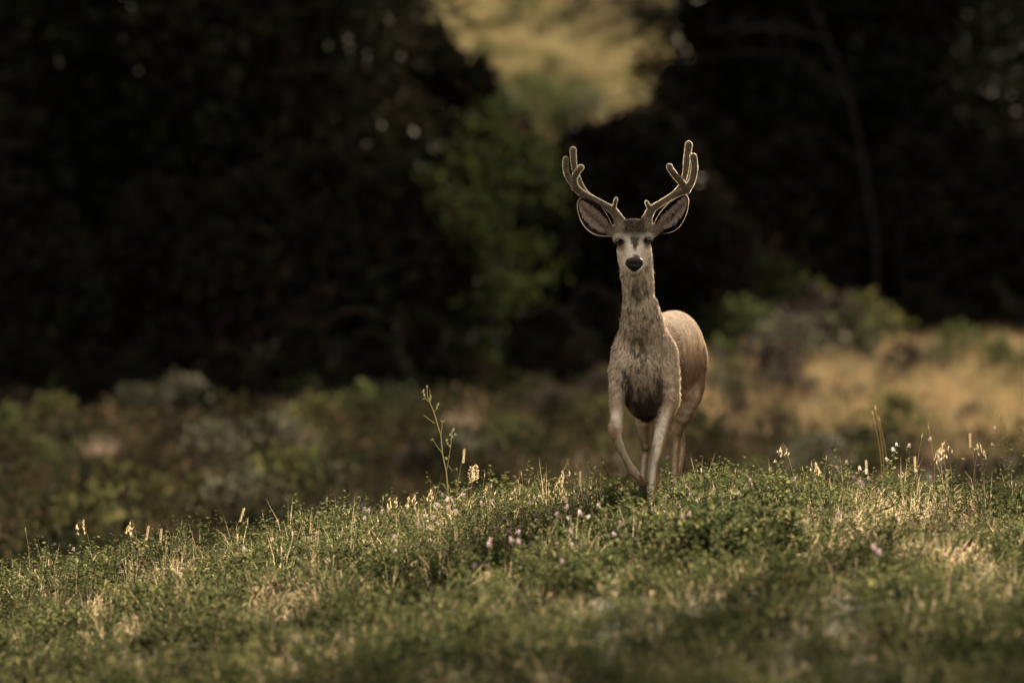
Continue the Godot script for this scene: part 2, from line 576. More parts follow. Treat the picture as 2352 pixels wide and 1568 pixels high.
func build_deer() -> void:
	var deer := thing("mule_deer", "antlered deer buck walking forward through green meadow, head raised, facing the viewer", "deer", deer_base)
	var skin := mat(1.0, 0.0, 0.05)
	var fur := mat(1.0, 0.5, 0.05)
	var off := -deer_base
	var mb := MB.new()
	var fb := MB.new()
	# trunk, neck and legs
	field(Vector3(-0.32, -0.17, -1.5), Vector3(0.46, 1.36, 0.32), 0.0105)
	chain(limb([[1482, 832, -0.22, 62], [1520, 822, -0.65, 70], [1549, 815, -1.02, 72], [1549, 828, -1.12, 68]]), 0.06, Vector3(1, 1.42, 1), 3)
	chain(limb([[1474, 790, -0.2, 50], [1472, 850, -0.12, 62], [1477, 905, -0.10, 46], [1483, 936, -0.12, 26], [1490, 950, -0.14, 14]]), 0.07, Vector3.ONE, 3)
	chain(limb([[1459, 590, 0.05, 38], [1462, 612, 0.05, 37], [1465, 642, 0.05, 36], [1467, 678, 0.04, 35], [1472, 715, 0.0, 42], [1476, 755, -0.08, 51], [1480, 800, -0.2, 58]]), 0.06, Vector3(1, 1, 1.1), 3)
	chain(limb([[1440, 815, -0.16, 30], [1431, 855, -0.1, 30], [1424, 895, -0.06, 22]]), 0.05, Vector3.ONE, 3)
	chain(limb([[1520, 815, -0.2, 36], [1524, 865, -0.16, 38], [1534, 915, -0.12, 27]]), 0.05, Vector3.ONE, 3)
	chain(limb([[1570, 830, -1.05, 52], [1578, 885, -1.02, 42], [1572, 940, -1.0, 27], [1561, 972, -1.04, 18], [1553, 1000, -1.1, 12]]), 0.05, Vector3.ONE, 3)
	chain(limb([[1512, 850, -1.05, 50], [1496, 915, -0.95, 36], [1478, 955, -0.92, 20], [1479, 990, -0.98, 15], [1484, 1022, -1.05, 10]]), 0.05, Vector3.ONE, 3)
	# legs from the elbow and the gaskin down
	chain(limb([[1424, 893, -0.06, 21], [1418, 920, -0.02, 16], [1417.5, 950, 0.04, 12.5], [1414, 975, 0.09, 15.5], [1412, 988, 0.13, 16.8], [1417, 1007, 0.11, 11.5], [1431, 1040, 0.04, 8.6], [1446, 1068, -0.03, 8.6], [1453, 1080, -0.06, 10.5], [1465, 1095, -0.10, 8.8], [1475, 1110, -0.15, 8.8]]), 0.02, Vector3.ONE, 2)
	chain(limb([[1534, 915, -0.12, 26], [1528, 955, -0.08, 19.5], [1517, 1005, -0.02, 16.5], [1509, 1040, 0.02, 15], [1501, 1066, 0.02, 12.5], [1498, 1095, 0.02, 12.5], [1497, 1118, 0.03, 12.5], [1496, 1142, 0.05, 10], [1496, 1158, 0.06, 11.5]]), 0.02, Vector3.ONE, 2)
	chain(limb([[1553, 998, -1.1, 12.5], [1550, 1030, -1.1, 9.5], [1549, 1070, -1.06, 9.2], [1550, 1112, -1.02, 10], [1552, 1138, -1.0, 9], [1553, 1152, -0.97, 11]]), 0.02, Vector3.ONE, 2)
	chain(limb([[1562, 985, -1.12, 8], [1567, 1018, -1.17, 8], [1566, 1040, -1.17, 7], [1562, 1075, -1.12, 6], [1555, 1100, -1.05, 7]]), 0.012, Vector3.ONE, 2)
	chain(limb([[1484, 1020, -1.05, 10], [1482, 1042, -1.1, 9.5], [1478, 1070, -1.05, 8], [1475, 1110, -1.0, 9], [1474, 1145, -0.95, 9]]), 0.02, Vector3.ONE, 2)
	nets()
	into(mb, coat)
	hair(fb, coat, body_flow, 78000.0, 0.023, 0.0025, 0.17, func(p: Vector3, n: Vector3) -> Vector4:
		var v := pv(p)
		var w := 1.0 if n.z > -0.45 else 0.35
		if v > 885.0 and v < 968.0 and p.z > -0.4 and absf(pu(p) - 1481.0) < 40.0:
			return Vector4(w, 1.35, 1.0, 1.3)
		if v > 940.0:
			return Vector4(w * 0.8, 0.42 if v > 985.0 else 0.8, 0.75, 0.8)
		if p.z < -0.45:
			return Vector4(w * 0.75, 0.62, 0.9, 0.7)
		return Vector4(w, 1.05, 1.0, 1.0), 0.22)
	# head
	field(Vector3(-0.24, 0.98, -0.02), Vector3(0.14, 1.6, 0.52), 0.0058)
	chain(limb([[1464, 640, 0.05, 34], [1460, 605, 0.06, 38], [1457, 575, 0.08, 40], [1455, 545, 0.10, 34]]), 0.03, Vector3.ONE, 2)
	chain(limb([[1455, 531, 0.14, 31]]), 0.03, Vector3(1.08, 0.85, 1.0))
	chain(limb([[1455, 545, 0.20, 30], [1456, 570, 0.29, 24], [1457, 592, 0.355, 18], [1457, 600, 0.372, 17]]), 0.025, Vector3.ONE, 3)
	chain(limb([[1458, 600, 0.18, 29], [1457, 612, 0.28, 19], [1456, 617, 0.345, 14.5]]), 0.025, Vector3.ONE, 3)
	chain(limb([[1421, 549, 0.19, 13.5]]), 0.02)
	chain(limb([[1487.5, 546.5, 0.19, 13.5]]), 0.02)
	chain(limb([[1435, 578, 0.17, 17]]), 0.03)
	chain(limb([[1478, 576, 0.17, 17]]), 0.03)
	# ear roots and antler pedicles
	chain(limb([[1424, 536, 0.09, 18], [1404, 530, 0.05, 13]]), 0.02)
	chain(limb([[1488, 533, 0.09, 18], [1508, 527, 0.05, 13]]), 0.02)
	chain(limb([[1433, 522, 0.11, 13], [1424, 508, 0.10, 10.5]]), 0.02)
	chain(limb([[1479, 520, 0.11, 13], [1486, 505, 0.10, 10.5]]), 0.02)
	nets()
	into(mb, face)
	var hb := MB.new()
	hair(hb, face, head_flow, 105000.0, 0.0125, 0.0022, 0.30, func(p: Vector3, n: Vector3) -> Vector4:
		var v := pv(p)
		if p.z < 0.03:
			return Vector4(0.3, 1.0, 1.0, 1.0)
		if near2(pu(p), v, 1457, 603, 20, 15) > 0.5 and p.z > 0.3:
			return Vector4(0, 0, 0, 0)
		if near2(pu(p), v, 1419, 553, 10, 9) > 0.5 or near2(pu(p), v, 1489, 550, 10, 9) > 0.5:
			return Vector4(0, 0, 0, 0)
		if v < 534.0:
			return Vector4(1.0, 1.35, 1.0, 2.2)
		if v > 628.0:
			return Vector4(0.8, 2.0, 1.2, 1.0)
		return Vector4(1.0, 0.72, 0.9, 0.8))
	var body := part("body", mb.done(), skin, deer, off)
	var coat_o := part("coat_hair", fb.done(), fur, body)
	coat_o.set_meta("kind", "stuff")
	var head_o := part("face_hair", hb.done(), fur, body)
	head_o.set_meta("kind", "stuff")
	build_eyes_and_nose(deer, off)
	build_ears(deer, off, fur)
	build_antlers(deer, off)
	build_hooves(deer, off)

func build_eyes_and_nose(deer: Node3D, off: Vector3) -> void:
	var ball := SphereMesh.new()
	ball.radius = 0.0185
	ball.height = 0.032
	ball.radial_segments = 24
	ball.rings = 14
	var em := mat(0.03, 0.0, 0.85, Color(0.06, 0.045, 0.04), false)
	for s in [[1419.0, 553.5, 0.2195], [1489.0, 550.0, 0.2195]]:
		part("eye", ball, em, deer, at(s[0], s[1], s[2]) + off)
	field(Vector3(-0.13, 1.2, 0.32), Vector3(0.03, 1.36, 0.5), 0.003)
	chain(limb([[1444, 600, 0.415, 6.5], [1457, 597, 0.428, 7], [1470, 599.5, 0.415, 6.5]]), 0.006, Vector3.ONE, 3)
	chain(limb([[1441.5, 605, 0.405, 5.5], [1446, 611, 0.405, 5]]), 0.008)
	chain(limb([[1472.5, 604.5, 0.405, 5.5], [1468, 610.5, 0.405, 5]]), 0.008)
	chain(limb([[1452, 611, 0.407, 8.5], [1462, 611, 0.407, 8.5]]), 0.012)
	chain(limb([[1455, 617, 0.397, 6.5], [1459, 617, 0.397, 6.5]]), 0.008)
	carve(at(1444.5, 605.5, 0.432), px(4.2), Vector3(0.8, 1.2, 1.0), 0.004)
	carve(at(1469.5, 605.0, 0.432), px(4.2), Vector3(0.8, 1.2, 1.0), 0.004)
	nets()
	var nb := MB.new()
	into(nb, func(p: Vector3, _n: Vector3) -> Color:
		return lin(0.045, 0.033, 0.030) if pv(p) < 605.0 else lin(0.010, 0.008, 0.008))  # lower part painted black for the mouth and its shadow
	part("nose", nb.done(), mat(0.5, 0.0, 0.35), deer, off)

func outline(pts: Array, s: float) -> Vector2:
	var f := s * (pts.size() - 1)
	var k := mini(int(f), pts.size() - 2)
	var p0: Vector2 = pts[maxi(k - 1, 0)]
	var p1: Vector2 = pts[k]
	var p2: Vector2 = pts[k + 1]
	var p3: Vector2 = pts[mini(k + 2, pts.size() - 1)]
	return p1.cubic_interpolate(p2, p0, p3, f - k)

func build_ears(deer: Node3D, off: Vector3, fur: Material) -> void:
	var up_l := [Vector2(1405, 516), Vector2(1394, 493), Vector2(1377, 473), Vector2(1355.5, 461), Vector2(1339, 456), Vector2(1330, 458)]
	var lo_l := [Vector2(1403, 541), Vector2(1377, 540.5), Vector2(1357, 532), Vector2(1341, 516), Vector2(1330.5, 494), Vector2(1326.5, 472), Vector2(1330, 458)]
	var up_r := [Vector2(1503, 514), Vector2(1516, 490), Vector2(1536, 467.4), Vector2(1558, 453), Vector2(1571, 448), Vector2(1579, 451)]
	var lo_r := [Vector2(1507, 537), Vector2(1526, 534.5), Vector2(1543, 531), Vector2(1559, 520), Vector2(1571.5, 501), Vector2(1578.5, 481), Vector2(1581, 463), Vector2(1579, 451)]
	for side in 2:
		var hi: Array = up_l if side == 0 else up_r
		var lo: Array = lo_l if side == 0 else lo_r
		var mb := MB.new()
		var fb := MB.new()
		var ns := 26
		var nt := 18
		var grid := []
		for a in ns + 1:
			var s := float(a) / ns
			var pu2 := outline(hi, s)
			var pl := outline(lo, s)
			for b in nt + 1:
				var t := float(b) / nt
				var q := pu2.lerp(pl, t)
				var e := 1.0 - pow(absf(2.0 * t - 1.0), 2.2)
				var z := 0.075 - 0.055 * s * s - 0.062 * e * (1.0 - 0.55 * s)
				grid.append(at(q.x, q.y, z))
		for face_no in 2:
			var k0 := mb.v.size()
			for a in ns + 1:
				for b in nt + 1:
					var p: Vector3 = grid[a * (nt + 1) + b]
					var pa: Vector3 = grid[mini(a + 1, ns) * (nt + 1) + b] - grid[maxi(a - 1, 0) * (nt + 1) + b]
					var pb: Vector3 = grid[a * (nt + 1) + mini(b + 1, nt)] - grid[a * (nt + 1) + maxi(b - 1, 0)]
					var n := pa.cross(pb)
					if n.length_squared() < 1e-12:
						n = Vector3(0, 0, 1)
					n = n.normalized()
					if n.z < 0.0:
						n = -n
					var s := float(a) / ns
					var t := float(b) / nt
					var e := minf(minf(t, 1.0 - t) * 2.0, (1.0 - s) * 1.6)
					var inner := lin(0.020, 0.015, 0.013).lerp(lin(0.13, 0.070, 0.058), sstep(0.30, 0.70, e + 0.12 * fleck.get_noise_2d(s * 40.0, t * 40.0)))
					if face_no == 0:
						mb.v.push_back(p); mb.n.push_back(n); mb.c.push_back(inner)
					else:
						var ed := sstep(0.0, 0.25, minf(minf(t, 1.0 - t) * 2.0, (1.0 - s) * 2.0))
						mb.v.push_back(p - n * (0.0015 + 0.006 * ed)); mb.n.push_back(-n); mb.c.push_back(lin(0.22, 0.165, 0.12))
			for a in ns:
				for b in nt:
					var k := k0 + a * (nt + 1) + b
					mb.i.push_back(k); mb.i.push_back(k + 1); mb.i.push_back(k + nt + 1)
					mb.i.push_back(k + 1); mb.i.push_back(k + nt + 2); mb.i.push_back(k + nt + 1)
		# pale inner hairs, combed inwards from both edges
		for e in 4200:
			var s := rng.randf_range(0.02, 0.86)
			var t := rng.randf_range(0.10, 0.90)
			var band := minf(minf(t, 1.0 - t) * 2.0, (1.0 - s) * 1.6)
			if band < 0.33 + 0.12 * fleck.get_noise_2d(s * 30.0, t * 30.0) or rng.randf() > 0.12 + 0.8 * pow(absf(2.0 * t - 1.0), 1.5) + (1.0 - s) * 0.15:
				continue
			var a := mini(int(s * ns), ns - 1)
			var b := mini(int(t * nt), nt - 1)
			var p: Vector3 = grid[a * (nt + 1) + b].lerp(grid[(a + 1) * (nt + 1) + b + 1], rng.randf())
			var c: Vector3 = grid[a * (nt + 1) + nt / 2]
			var tipw: Vector3 = grid[ns * (nt + 1) + nt / 2] - grid[nt / 2]
			var d := ((c - p).normalized() * 0.8 + tipw.normalized() * 0.45 + Vector3(0, 0, 0.45) + Vector3(rng.randfn(), rng.randfn(), rng.randfn()) * 0.2).normalized()
			var l := rng.randf_range(0.012, 0.026)
			var sd := d.cross(Vector3(0, 0, 1)).normalized() * 0.0014
			var col := vary(lin(0.46, 0.365, 0.295).lerp(lin(0.26, 0.14, 0.12), sstep(0.55, 1.0, 1.0 - absf(2.0 * t - 1.0))), 0.25)
			fb.tri(p - sd, p + d * l, p + sd, Vector3(0, 0.2, 1).normalized(), col, col)
		# short white fringe round the rim
		for w in 2:
			var ol: Array = hi if w == 0 else lo
			for e in 900:
				var s := rng.randf()
				var q := outline(ol, s)
				var q2 := outline(ol, minf(s + 0.01, 1.0))
				var z := 0.075 - 0.055 * s * s
				var p := at(q.x, q.y, z)
				var tang := (at(q2.x, q2.y, z) - p).normalized()
				var mid := outline(hi, s).lerp(outline(lo, s), 0.5)
				var out := (p - at(mid.x, mid.y, z)).normalized()
				var d := (out + tang * 0.5 + Vector3(rng.randfn(), rng.randfn(), rng.randfn()) * 0.25).normalized()
				var sd := tang * 0.0012
				var col := vary(lin(0.62, 0.52, 0.40), 0.2)
				fb.tri(p - sd - out * 0.001, p + d * rng.randf_range(0.003, 0.0065), p + sd - out * 0.001, Vector3(0, 0.3, 1).normalized(), col, col)
		var ear := part("ear", mb.done(), mat(0.8, 0.06, 0.2), deer, off)
		var eh := part("ear_hair", fb.done(), fur, ear)
		eh.set_meta("kind", "stuff")

func build_antlers(deer: Node3D, off: Vector3) -> void:
	var velvet := mat(0.9, 0.0, 0.15)
	var fuzz := mat(0.7, 1.6, 0.2)
	var sets := [[
		[[1426, 509, 0.10, 12], [1417, 495, 0.09, 11.5], [1406, 481.5, 0.08, 9.5], [1380, 466.5, 0.05, 8.6], [1356, 453.5, 0.03, 8.4], [1335, 442.5, 0.03, 9.2], [1321, 428, 0.04, 9.0]],
		[[1321, 430, 0.045, 9], [1318.5, 411, 0.07, 8.6], [1325.5, 396, 0.09, 8.4], [1334.5, 384.5, 0.10, 8.2]],
		[[1319, 426, 0.04, 8.5], [1304.5, 405, 0.03, 7.6], [1299.3, 385, 0.03, 7.8], [1299.7, 365.5, 0.03, 8.0]],
		[[1358, 455, 0.02, 7], [1341, 435, -0.03, 6.6], [1329, 411, -0.05, 7.2], [1320.5, 387.7, -0.06, 8.0], [1317.5, 364, -0.06, 8.2], [1316.3, 343.7, -0.06, 8.4]],
		[[1408, 484, 0.085, 7], [1412, 470, 0.10, 5.6], [1415.5, 456.5, 0.11, 5.2]]],
		[[[1484, 507, 0.10, 12], [1491, 492, 0.09, 11.5], [1499, 479, 0.08, 9.5], [1520, 465.5, 0.05, 8.6], [1543, 451.5, 0.03, 8.4], [1564, 442, 0.03, 9.2], [1576, 436, 0.04, 9.6]],
		[[1576, 437, 0.05, 9.5], [1568, 421.5, 0.07, 8.8], [1552.5, 404, 0.09, 8.6], [1541, 389, 0.10, 8.4], [1538, 382.5, 0.10, 8.4]],
		[[1579, 434, 0.04, 9.5], [1590.5, 413, 0.03, 9.0], [1595.3, 388, 0.03, 9.0], [1594.5, 371, 0.03, 9.0], [1592.8, 359.5, 0.03, 9.2]],
		[[1543, 451, 0.02, 7], [1563, 428, -0.03, 6.6], [1574, 400, -0.05, 7.6], [1578.3, 364.3, -0.06, 8.6], [1582.7, 331.5, -0.06, 9.4]],
		[[1497, 483, 0.085, 7], [1490, 473, 0.10, 6], [1485.5, 464.5, 0.11, 5.6]]]]
	for side in 2:
		var lo := at(1285, 515, -0.13) if side == 0 else at(1470, 515, -0.13)
		var hi := at(1440, 310, 0.16) if side == 0 else at(1612, 305, 0.16)
		hi.z = 0.16
		field(lo, hi, 0.0048)
		for c in sets[side]:
			var slim := limb(c)
			for w in slim:
				w[1] -= 0.0036
			chain(slim, 0.011, Vector3.ONE, 4)
		nets()
		var mb := MB.new()
		into(mb, velvet_at)
		var fb := MB.new()
		hair(fb, func(p: Vector3, n: Vector3) -> Color: return lin(0.86, 0.72, 0.54), func(_p: Vector3, _n: Vector3) -> Vector3: return Vector3(0, 1, 0) + Vector3(rng.randfn(), rng.randfn(), rng.randfn()) * 0.5,
			150000.0, 0.0095, 0.0011, 3.4, func(_p: Vector3, _n: Vector3) -> Vector4: return Vector4(1, 1, 1, 1), 1.0)
		var an := part("antler", mb.done(), velvet, deer, off)
		var vf := part("velvet_fuzz", fb.done(), fuzz, an)
		vf.set_meta("kind", "stuff")

func build_hooves(deer: Node3D, off: Vector3) -> void:
	for s in [[1478, 1120, -0.17], [1496, 1168, 0.075], [1554, 1160, -0.955], [1474, 1156, -0.93]]:
		var p := at(s[0], s[1], s[2])
		var mb := MB.new()
		for side in [-1.0, 1.0]:
			var k := mb.v.size()
			for r in 5:
				var t: float = r / 4.0
				for e in 10:
					var g := TAU * e / 10.0
					var d := Vector3(cos(g) * 0.014 + side * 0.0155, 0, sin(g) * 0.028)
					mb.v.push_back(p + d * (1.0 - 0.3 * t) + Vector3(0, -0.022 + 0.052 * t, 0.022 * (1.0 - t)))
					mb.n.push_back(Vector3(cos(g), 0.3, sin(g)).normalized())
					mb.c.push_back(lin(0.025, 0.021, 0.018))
			for r in 4:
				for e in 10:
					var a := k + r * 10 + e
					var b := k + r * 10 + (e + 1) % 10
					mb.i.push_back(a); mb.i.push_back(b); mb.i.push_back(a + 10)
					mb.i.push_back(b); mb.i.push_back(b + 10); mb.i.push_back(a + 10)
		part("hoof", mb.done(), mat(0.45, 0.0, 0.4), deer, off)

# ---------------------------------------------------------------- plants of the meadow
func trefoil(mb: MB, p: Vector3, d: Vector3, l: float, col: Color) -> void:
	var up := Vector3(rng.randfn() * 0.4, 1.0, rng.randfn() * 0.4).normalized()
	var side := d.cross(up).normalized()
	for k in [-1.0, 0.0, 1.0]:
		var dd: Vector3 = (d + side * k * 0.9 + up * 0.1).normalized()
		var leaf_col := vary(col, 0.18)
		if rng.randf() < 0.13:
			leaf_col = leaf_col.lerp(lin(0.25, 0.225, 0.10), rng.randf_range(0.4, 1.0))  # pale yellowish leaflets, mixed in to stand for sunlit highlights
		mb.leaf(p, dd, up, l * (1.1 if k == 0.0 else 0.95), l * 0.38, leaf_col, 0.22)

func alfalfa_stem(mb: MB, base: Vector3, top: Vector3, col: Color, leafiness: float, leaf_l: float) -> void:
	var bow := Vector3(rng.randfn(), 0, rng.randfn()) * base.distance_to(top) * 0.07
	var pts := PackedVector3Array()
	for k in 4:
		var t := k / 3.0
		pts.push_back(base.lerp(top, t) + bow * sin(t * PI))
	mb.tube(pts, 0.0016, 0.0009, col * 1.1)
	var nodes := int(8 * leafiness)
	for k in nodes:
		var t := 0.25 + 0.75 * (k + rng.randf()) / nodes
		var p := base.lerp(top, t) + bow * sin(t * PI)
		var g := rng.randf() * TAU
		var d := Vector3(cos(g), rng.randf_range(0.1, 0.9), sin(g)).normalized()
		var young := sstep(0.6, 1.0, t)
		trefoil(mb, p + d * rng.randf_range(0.004, 0.018), d, leaf_l * rng.randf_range(0.75, 1.2) * (1.0 - 0.3 * young), col.lerp(lin(0.13, 0.14, 0.055), young * 0.5))

func alfalfa_clump(col: Color, leaf_l: float) -> ArrayMesh:
	var mb := MB.new()
	for s in 6:
		var g := rng.randf() * TAU
		var b := Vector3(cos(g), 0, sin(g)) * rng.randf() * 0.05
		var t := b + Vector3(rng.randfn() * 0.045, rng.randf_range(0.085, 0.185), rng.randfn() * 0.05)
		alfalfa_stem(mb, b, t, vary(col, 0.25), 1.0, leaf_l)
	return mb.done()

func blade(mb: MB, b: Vector3, d: Vector3, l: float, w: float, droop: float, col: Color) -> void:
	var side := d.cross(Vector3(rng.randfn() * 0.5, 0.3, 1)).normalized() * (w * 0.5)
	var out := Vector3(d.x, 0, d.z)
	var m := b + d * (l * 0.5)
	var e := m + (d + out * droop - Vector3(0, droop * 0.5, 0)).normalized() * (l * 0.5)
	var no := side.cross(d).normalized()
	mb.tri(b - side, m + side * 0.8, b + side, no, col, col)
	mb.tri(b - side, m - side * 0.8, m + side * 0.8, no, col, col)
	mb.tri(m - side * 0.8, e, m + side * 0.8, no, col, col)

func dry_tuft(n: int, lo: float, hi: float, w: float, spread: float, col: Color, heads := 0.2) -> ArrayMesh:
	var mb := MB.new()
	for k in n:
		var g := rng.randf() * TAU
		var o := Vector3(cos(g), 0, sin(g))
		var d := (o * rng.randf_range(0.05, spread) + Vector3(0, 1, 0)).normalized()
		var l := rng.randf_range(lo, hi)
		var c := vary(col, 0.3)
		var b := o * rng.randf() * lo * 0.35
		blade(mb, b, d, l, w, rng.randf_range(0.1, 0.9), c)
		if rng.randf() < heads:
			var p := b + d * l
			for e in 5:
				mb.leaf(p + Vector3(rng.randfn() * 0.007, -e * 0.006 + rng.randf() * 0.01, rng.randfn() * 0.007), (d + Vector3(rng.randfn(), rng.randfn() - 0.3, rng.randfn()) * 0.6).normalized(), Vector3(0, 0.3, 1), 0.019, 0.0034, vary(col * 1.1, 0.2))
	return mb.done()

func flower_head(mb: MB, p: Vector3, d: Vector3, size: float, col: Color) -> void:
	for k in 22:
		var g := k * 2.4
		var t := k / 21.0
		var s := d.cross(Vector3(0.3, 0.1, 1)).normalized()
		var q := d.cross(s)
		var o := (s * cos(g) + q * sin(g))
		var b := p + d * (size * (t - 0.3)) + o * size * 0.16
		mb.leaf(b, (o + d * (0.2 + t * 0.8)).normalized(), d, size * 0.42 * (1.1 - t * 0.4), size * 0.24, vary(col, 0.22), 0.3)

const LILAC := Color(0.44, 0.32, 0.36)
const PALE := Color(0.60, 0.52, 0.53)
const PURPLE := Color(0.050, 0.030, 0.075)

# one flowering stem as a thing: stem with leaves, and its flower heads
func flowering(base: Vector3, top: Vector3, col: Color, label: String, green: Color, size := 0.026, branches := 2, leafiness := 1.2, group := "") -> Node3D:
	var o := thing("flowering_alfalfa", label, "alfalfa plant", base, 0.0, group)
	var mb := MB.new()
	var t := top - base
	alfalfa_stem(mb, Vector3.ZERO, t, green, leafiness, 0.018)
	var heads := [[t, Vector3(rng.randfn() * 0.3, 1, rng.randfn() * 0.3).normalized()]]
	for k in branches:
		var f := rng.randf_range(0.55, 0.85)
		var g := rng.randf() * TAU
		var e := t * f + Vector3(cos(g) * 0.05, rng.randf_range(0.02, 0.07), sin(g) * 0.03)
		mb.tube(PackedVector3Array([t * (f - 0.1), t * f + Vector3(cos(g) * 0.03, 0, 0), e]), 0.001, 0.0008, green)
		trefoil(mb, t * f, (e - t * f).normalized(), 0.016, green)
		heads.append([e, (e - t * f).normalized()])
	part("stem", mb.done(), leafy, o)
	for h in heads:
		var fb := MB.new()
		flower_head(fb, h[0], h[1], size * rng.randf_range(0.8, 1.1), col)
		part("flower_head", fb.done(), petal, o)
	return o

var leafy: StandardMaterial3D
var straw: StandardMaterial3D
var petal: StandardMaterial3D
var bark: StandardMaterial3D

func stalk(kind: String, base: Vector3, top: Vector3, label: String, col := Color(0.37, 0.295, 0.185), w := 0.0015) -> void:
	var o := thing("grass_stalk", label, "grass stalk", base, 0.0, "grass stalks along the meadow crest")
	var t := top - base
	var mb := MB.new()
	var pts := PackedVector3Array()
	var bow := Vector3(-signf(t.x) * t.length() * 0.05, 0, 0)
	for k in 6:
		var f := k / 5.0
		pts.push_back(t * f + bow * sin(f * PI))
	mb.tube(pts, w, w * 0.6, vary(col, 0.1), 4)
	for k in (0 if kind == "blade" else 2):
		var f := rng.randf_range(0.15, 0.4)
		blade(mb, t * f + bow * sin(f * PI), Vector3(rng.randfn() * 0.5, 1, rng.randfn() * 0.5).normalized(), t.length() * rng.randf_range(0.25, 0.45), w * 2.2, 0.8, vary(col * 0.9, 0.15))
	part("stem", mb.done(), straw, o)
	var hb := MB.new()
	var side := -1.0 if t.x < 0.0 else 1.0
	if kind == "nodding":
		for k in 11:
			var f := k / 10.0
			var r := t + Vector3(0, -0.055 * (1.0 - f), 0)
			var len := rng.randf_range(0.025, 0.05) * (1.2 - 0.5 * f)
			var dir := Vector3(side * rng.randf_range(-0.3, 1.0), rng.randf_range(0.1, 0.5), rng.randfn() * 0.4).normalized()
			var e := r + dir * len + Vector3(0, -len * 0.55, 0)
			hb.tube(PackedVector3Array([r, r + dir * len * 0.6 + Vector3(0, 0.004, 0), e]), 0.0006, 0.0004, col)
			for j in 2:
				hb.leaf(e + Vector3(rng.randfn() * 0.002, -0.006 * j, 0), Vector3(rng.randfn() * 0.25 + side * 0.2, -1, rng.randfn() * 0.25).normalized(), Vector3(rng.randfn(), 0.2, 1), rng.randf_range(0.015, 0.026), 0.0055, vary(col * 1.25, 0.15), 0.3)
	elif kind == "spike":
		for k in 46:
			var f := k / 45.0
			var g := k * 2.4
			var r := t.normalized() * (-0.075 * (1.0 - f)) + t
			hb.leaf(r + Vector3(cos(g), 0, sin(g)) * 0.002, (Vector3(cos(g) * 0.55, 1.0, sin(g) * 0.55)).normalized(), Vector3(cos(g), 0.2, sin(g)), 0.013, 0.005, vary(col * 1.15, 0.2), 0.3)
	elif kind == "plume":
		for k in 90:
			var f := rng.randf()
			var g := rng.randf() * TAU
			var rr := 0.018 * sin(f * PI * 0.9 + 0.2) * sqrt(rng.randf())
			var r := t + Vector3(cos(g) * rr, -0.085 * (1.0 - f), sin(g) * rr)
			hb.leaf(r, Vector3(cos(g) * 0.7, rng.randf_range(-0.1, 1.0), sin(g) * 0.7).normalized(), Vector3(rng.randfn(), 0.2, 1), 0.011, 0.0045, vary(col * 1.2, 0.2), 0.3)
	else:
		blade(hb, t, (t + Vector3(rng.randfn(), 0.5, rng.randfn()) * 0.03).normalized(), 0.03, w * 1.6, 0.5, col)
	part("tip" if kind == "bare" or kind == "blade" else "seed_head", hb.done(), straw, o)

# a stalk whose top is seen at (u, v), rooted in the turf u2 below it
func stalk_at(kind: String, u: float, v: float, u2: float, z: float, label: String, col := Color(0.37, 0.295, 0.185), w := 0.0015) -> void:
	var top := at(u, v, z)
	var foot := at(u2, 1150, z)
	foot.y = height(foot.x, z)
	stalk(kind, foot, top, label, col, w)

func build_tall_stem() -> void:
	var z := -0.25
	var k := func(cx: float, cy: float) -> Vector3: return at(918.75 + cx * 0.18745, 869.75 + cy * 0.18745, z)
	var foot := at(1036, 1150, z)
	foot.y = height(foot.x, z)
	var o := thing("tall_alfalfa", "tallest thin green stem rising alone above the meadow crest, leaning left", "wild plant", foot)
	var green := lin(0.38, 0.36, 0.19)
	var mb := MB.new()
	var main := [Vector2(600, 1480), Vector2(565, 1130), Vector2(520, 920), Vector2(500, 690), Vector2(415, 410), Vector2(370, 300), Vector2(335, 210), Vector2(330, 110)]
	var pts := PackedVector3Array([Vector3.ZERO])
	for p in main:
		pts.push_back(k.call(p.x, p.y) - foot)
	mb.tube(pts, 0.0042, 0.0014, green, 5)
	part("stem", mb.done(), leafy, o)
	var twigs := [[[520, 915], [455, 830], [405, 750]], [[570, 1120], [600, 970], [628, 760], [640, 640]], [[425, 545], [370, 505], [310, 460]], [[502, 685], [512, 610], [515, 530]], [[420, 400], [450, 370], [468, 320]], [[365, 290], [310, 240], [288, 170]], [[372, 270], [368, 215], [366, 160]], [[545, 960], [580, 965]], [[595, 1060], [630, 1120], [680, 1100]], [[585, 1380], [545, 1320], [528, 1290]], [[590, 1300], [620, 1360], [650, 1350]], [[610, 830], [585, 800], [570, 770]]]
	for tw in twigs:
		var b := MB.new()
		var q := PackedVector3Array()
		for p in tw:
			q.push_back(k.call(p[0], p[1]) - foot + Vector3(0, 0, rng.randfn() * 0.006))
		b.tube(q, 0.0016, 0.0009, green, 4)
		for j in q.size():
			if j > 0:
				for e in 2:
					var d := (q[j] - q[j - 1]).normalized() + Vector3(rng.randfn(), rng.randfn(), rng.randfn()) * 0.7
					b.leaf(q[j], d.normalized(), Vector3(0, 0.6, 1), rng.randf_range(0.010, 0.019), 0.006, vary(lin(0.13, 0.14, 0.05), 0.25), 0.25)
		part("twig", b.done(), leafy, o)
	for p in [[330, 105], [290, 150], [297, 205], [372, 245], [466, 320], [655, 628], [640, 650], [618, 690], [640, 720], [675, 690], [615, 830]]:
		var b := MB.new()
		flower_head(b, k.call(p[0], p[1]) - foot, Vector3(0.1, 1, 0.1).normalized(), 0.013, lin(0.50, 0.43, 0.42).lerp(lin(0.3, 0.28, 0.14), rng.randf()))
		part("bud", b.done(), petal, o)

func view_half(z: float) -> float:
	return 0.0934 * (30.0 - z)

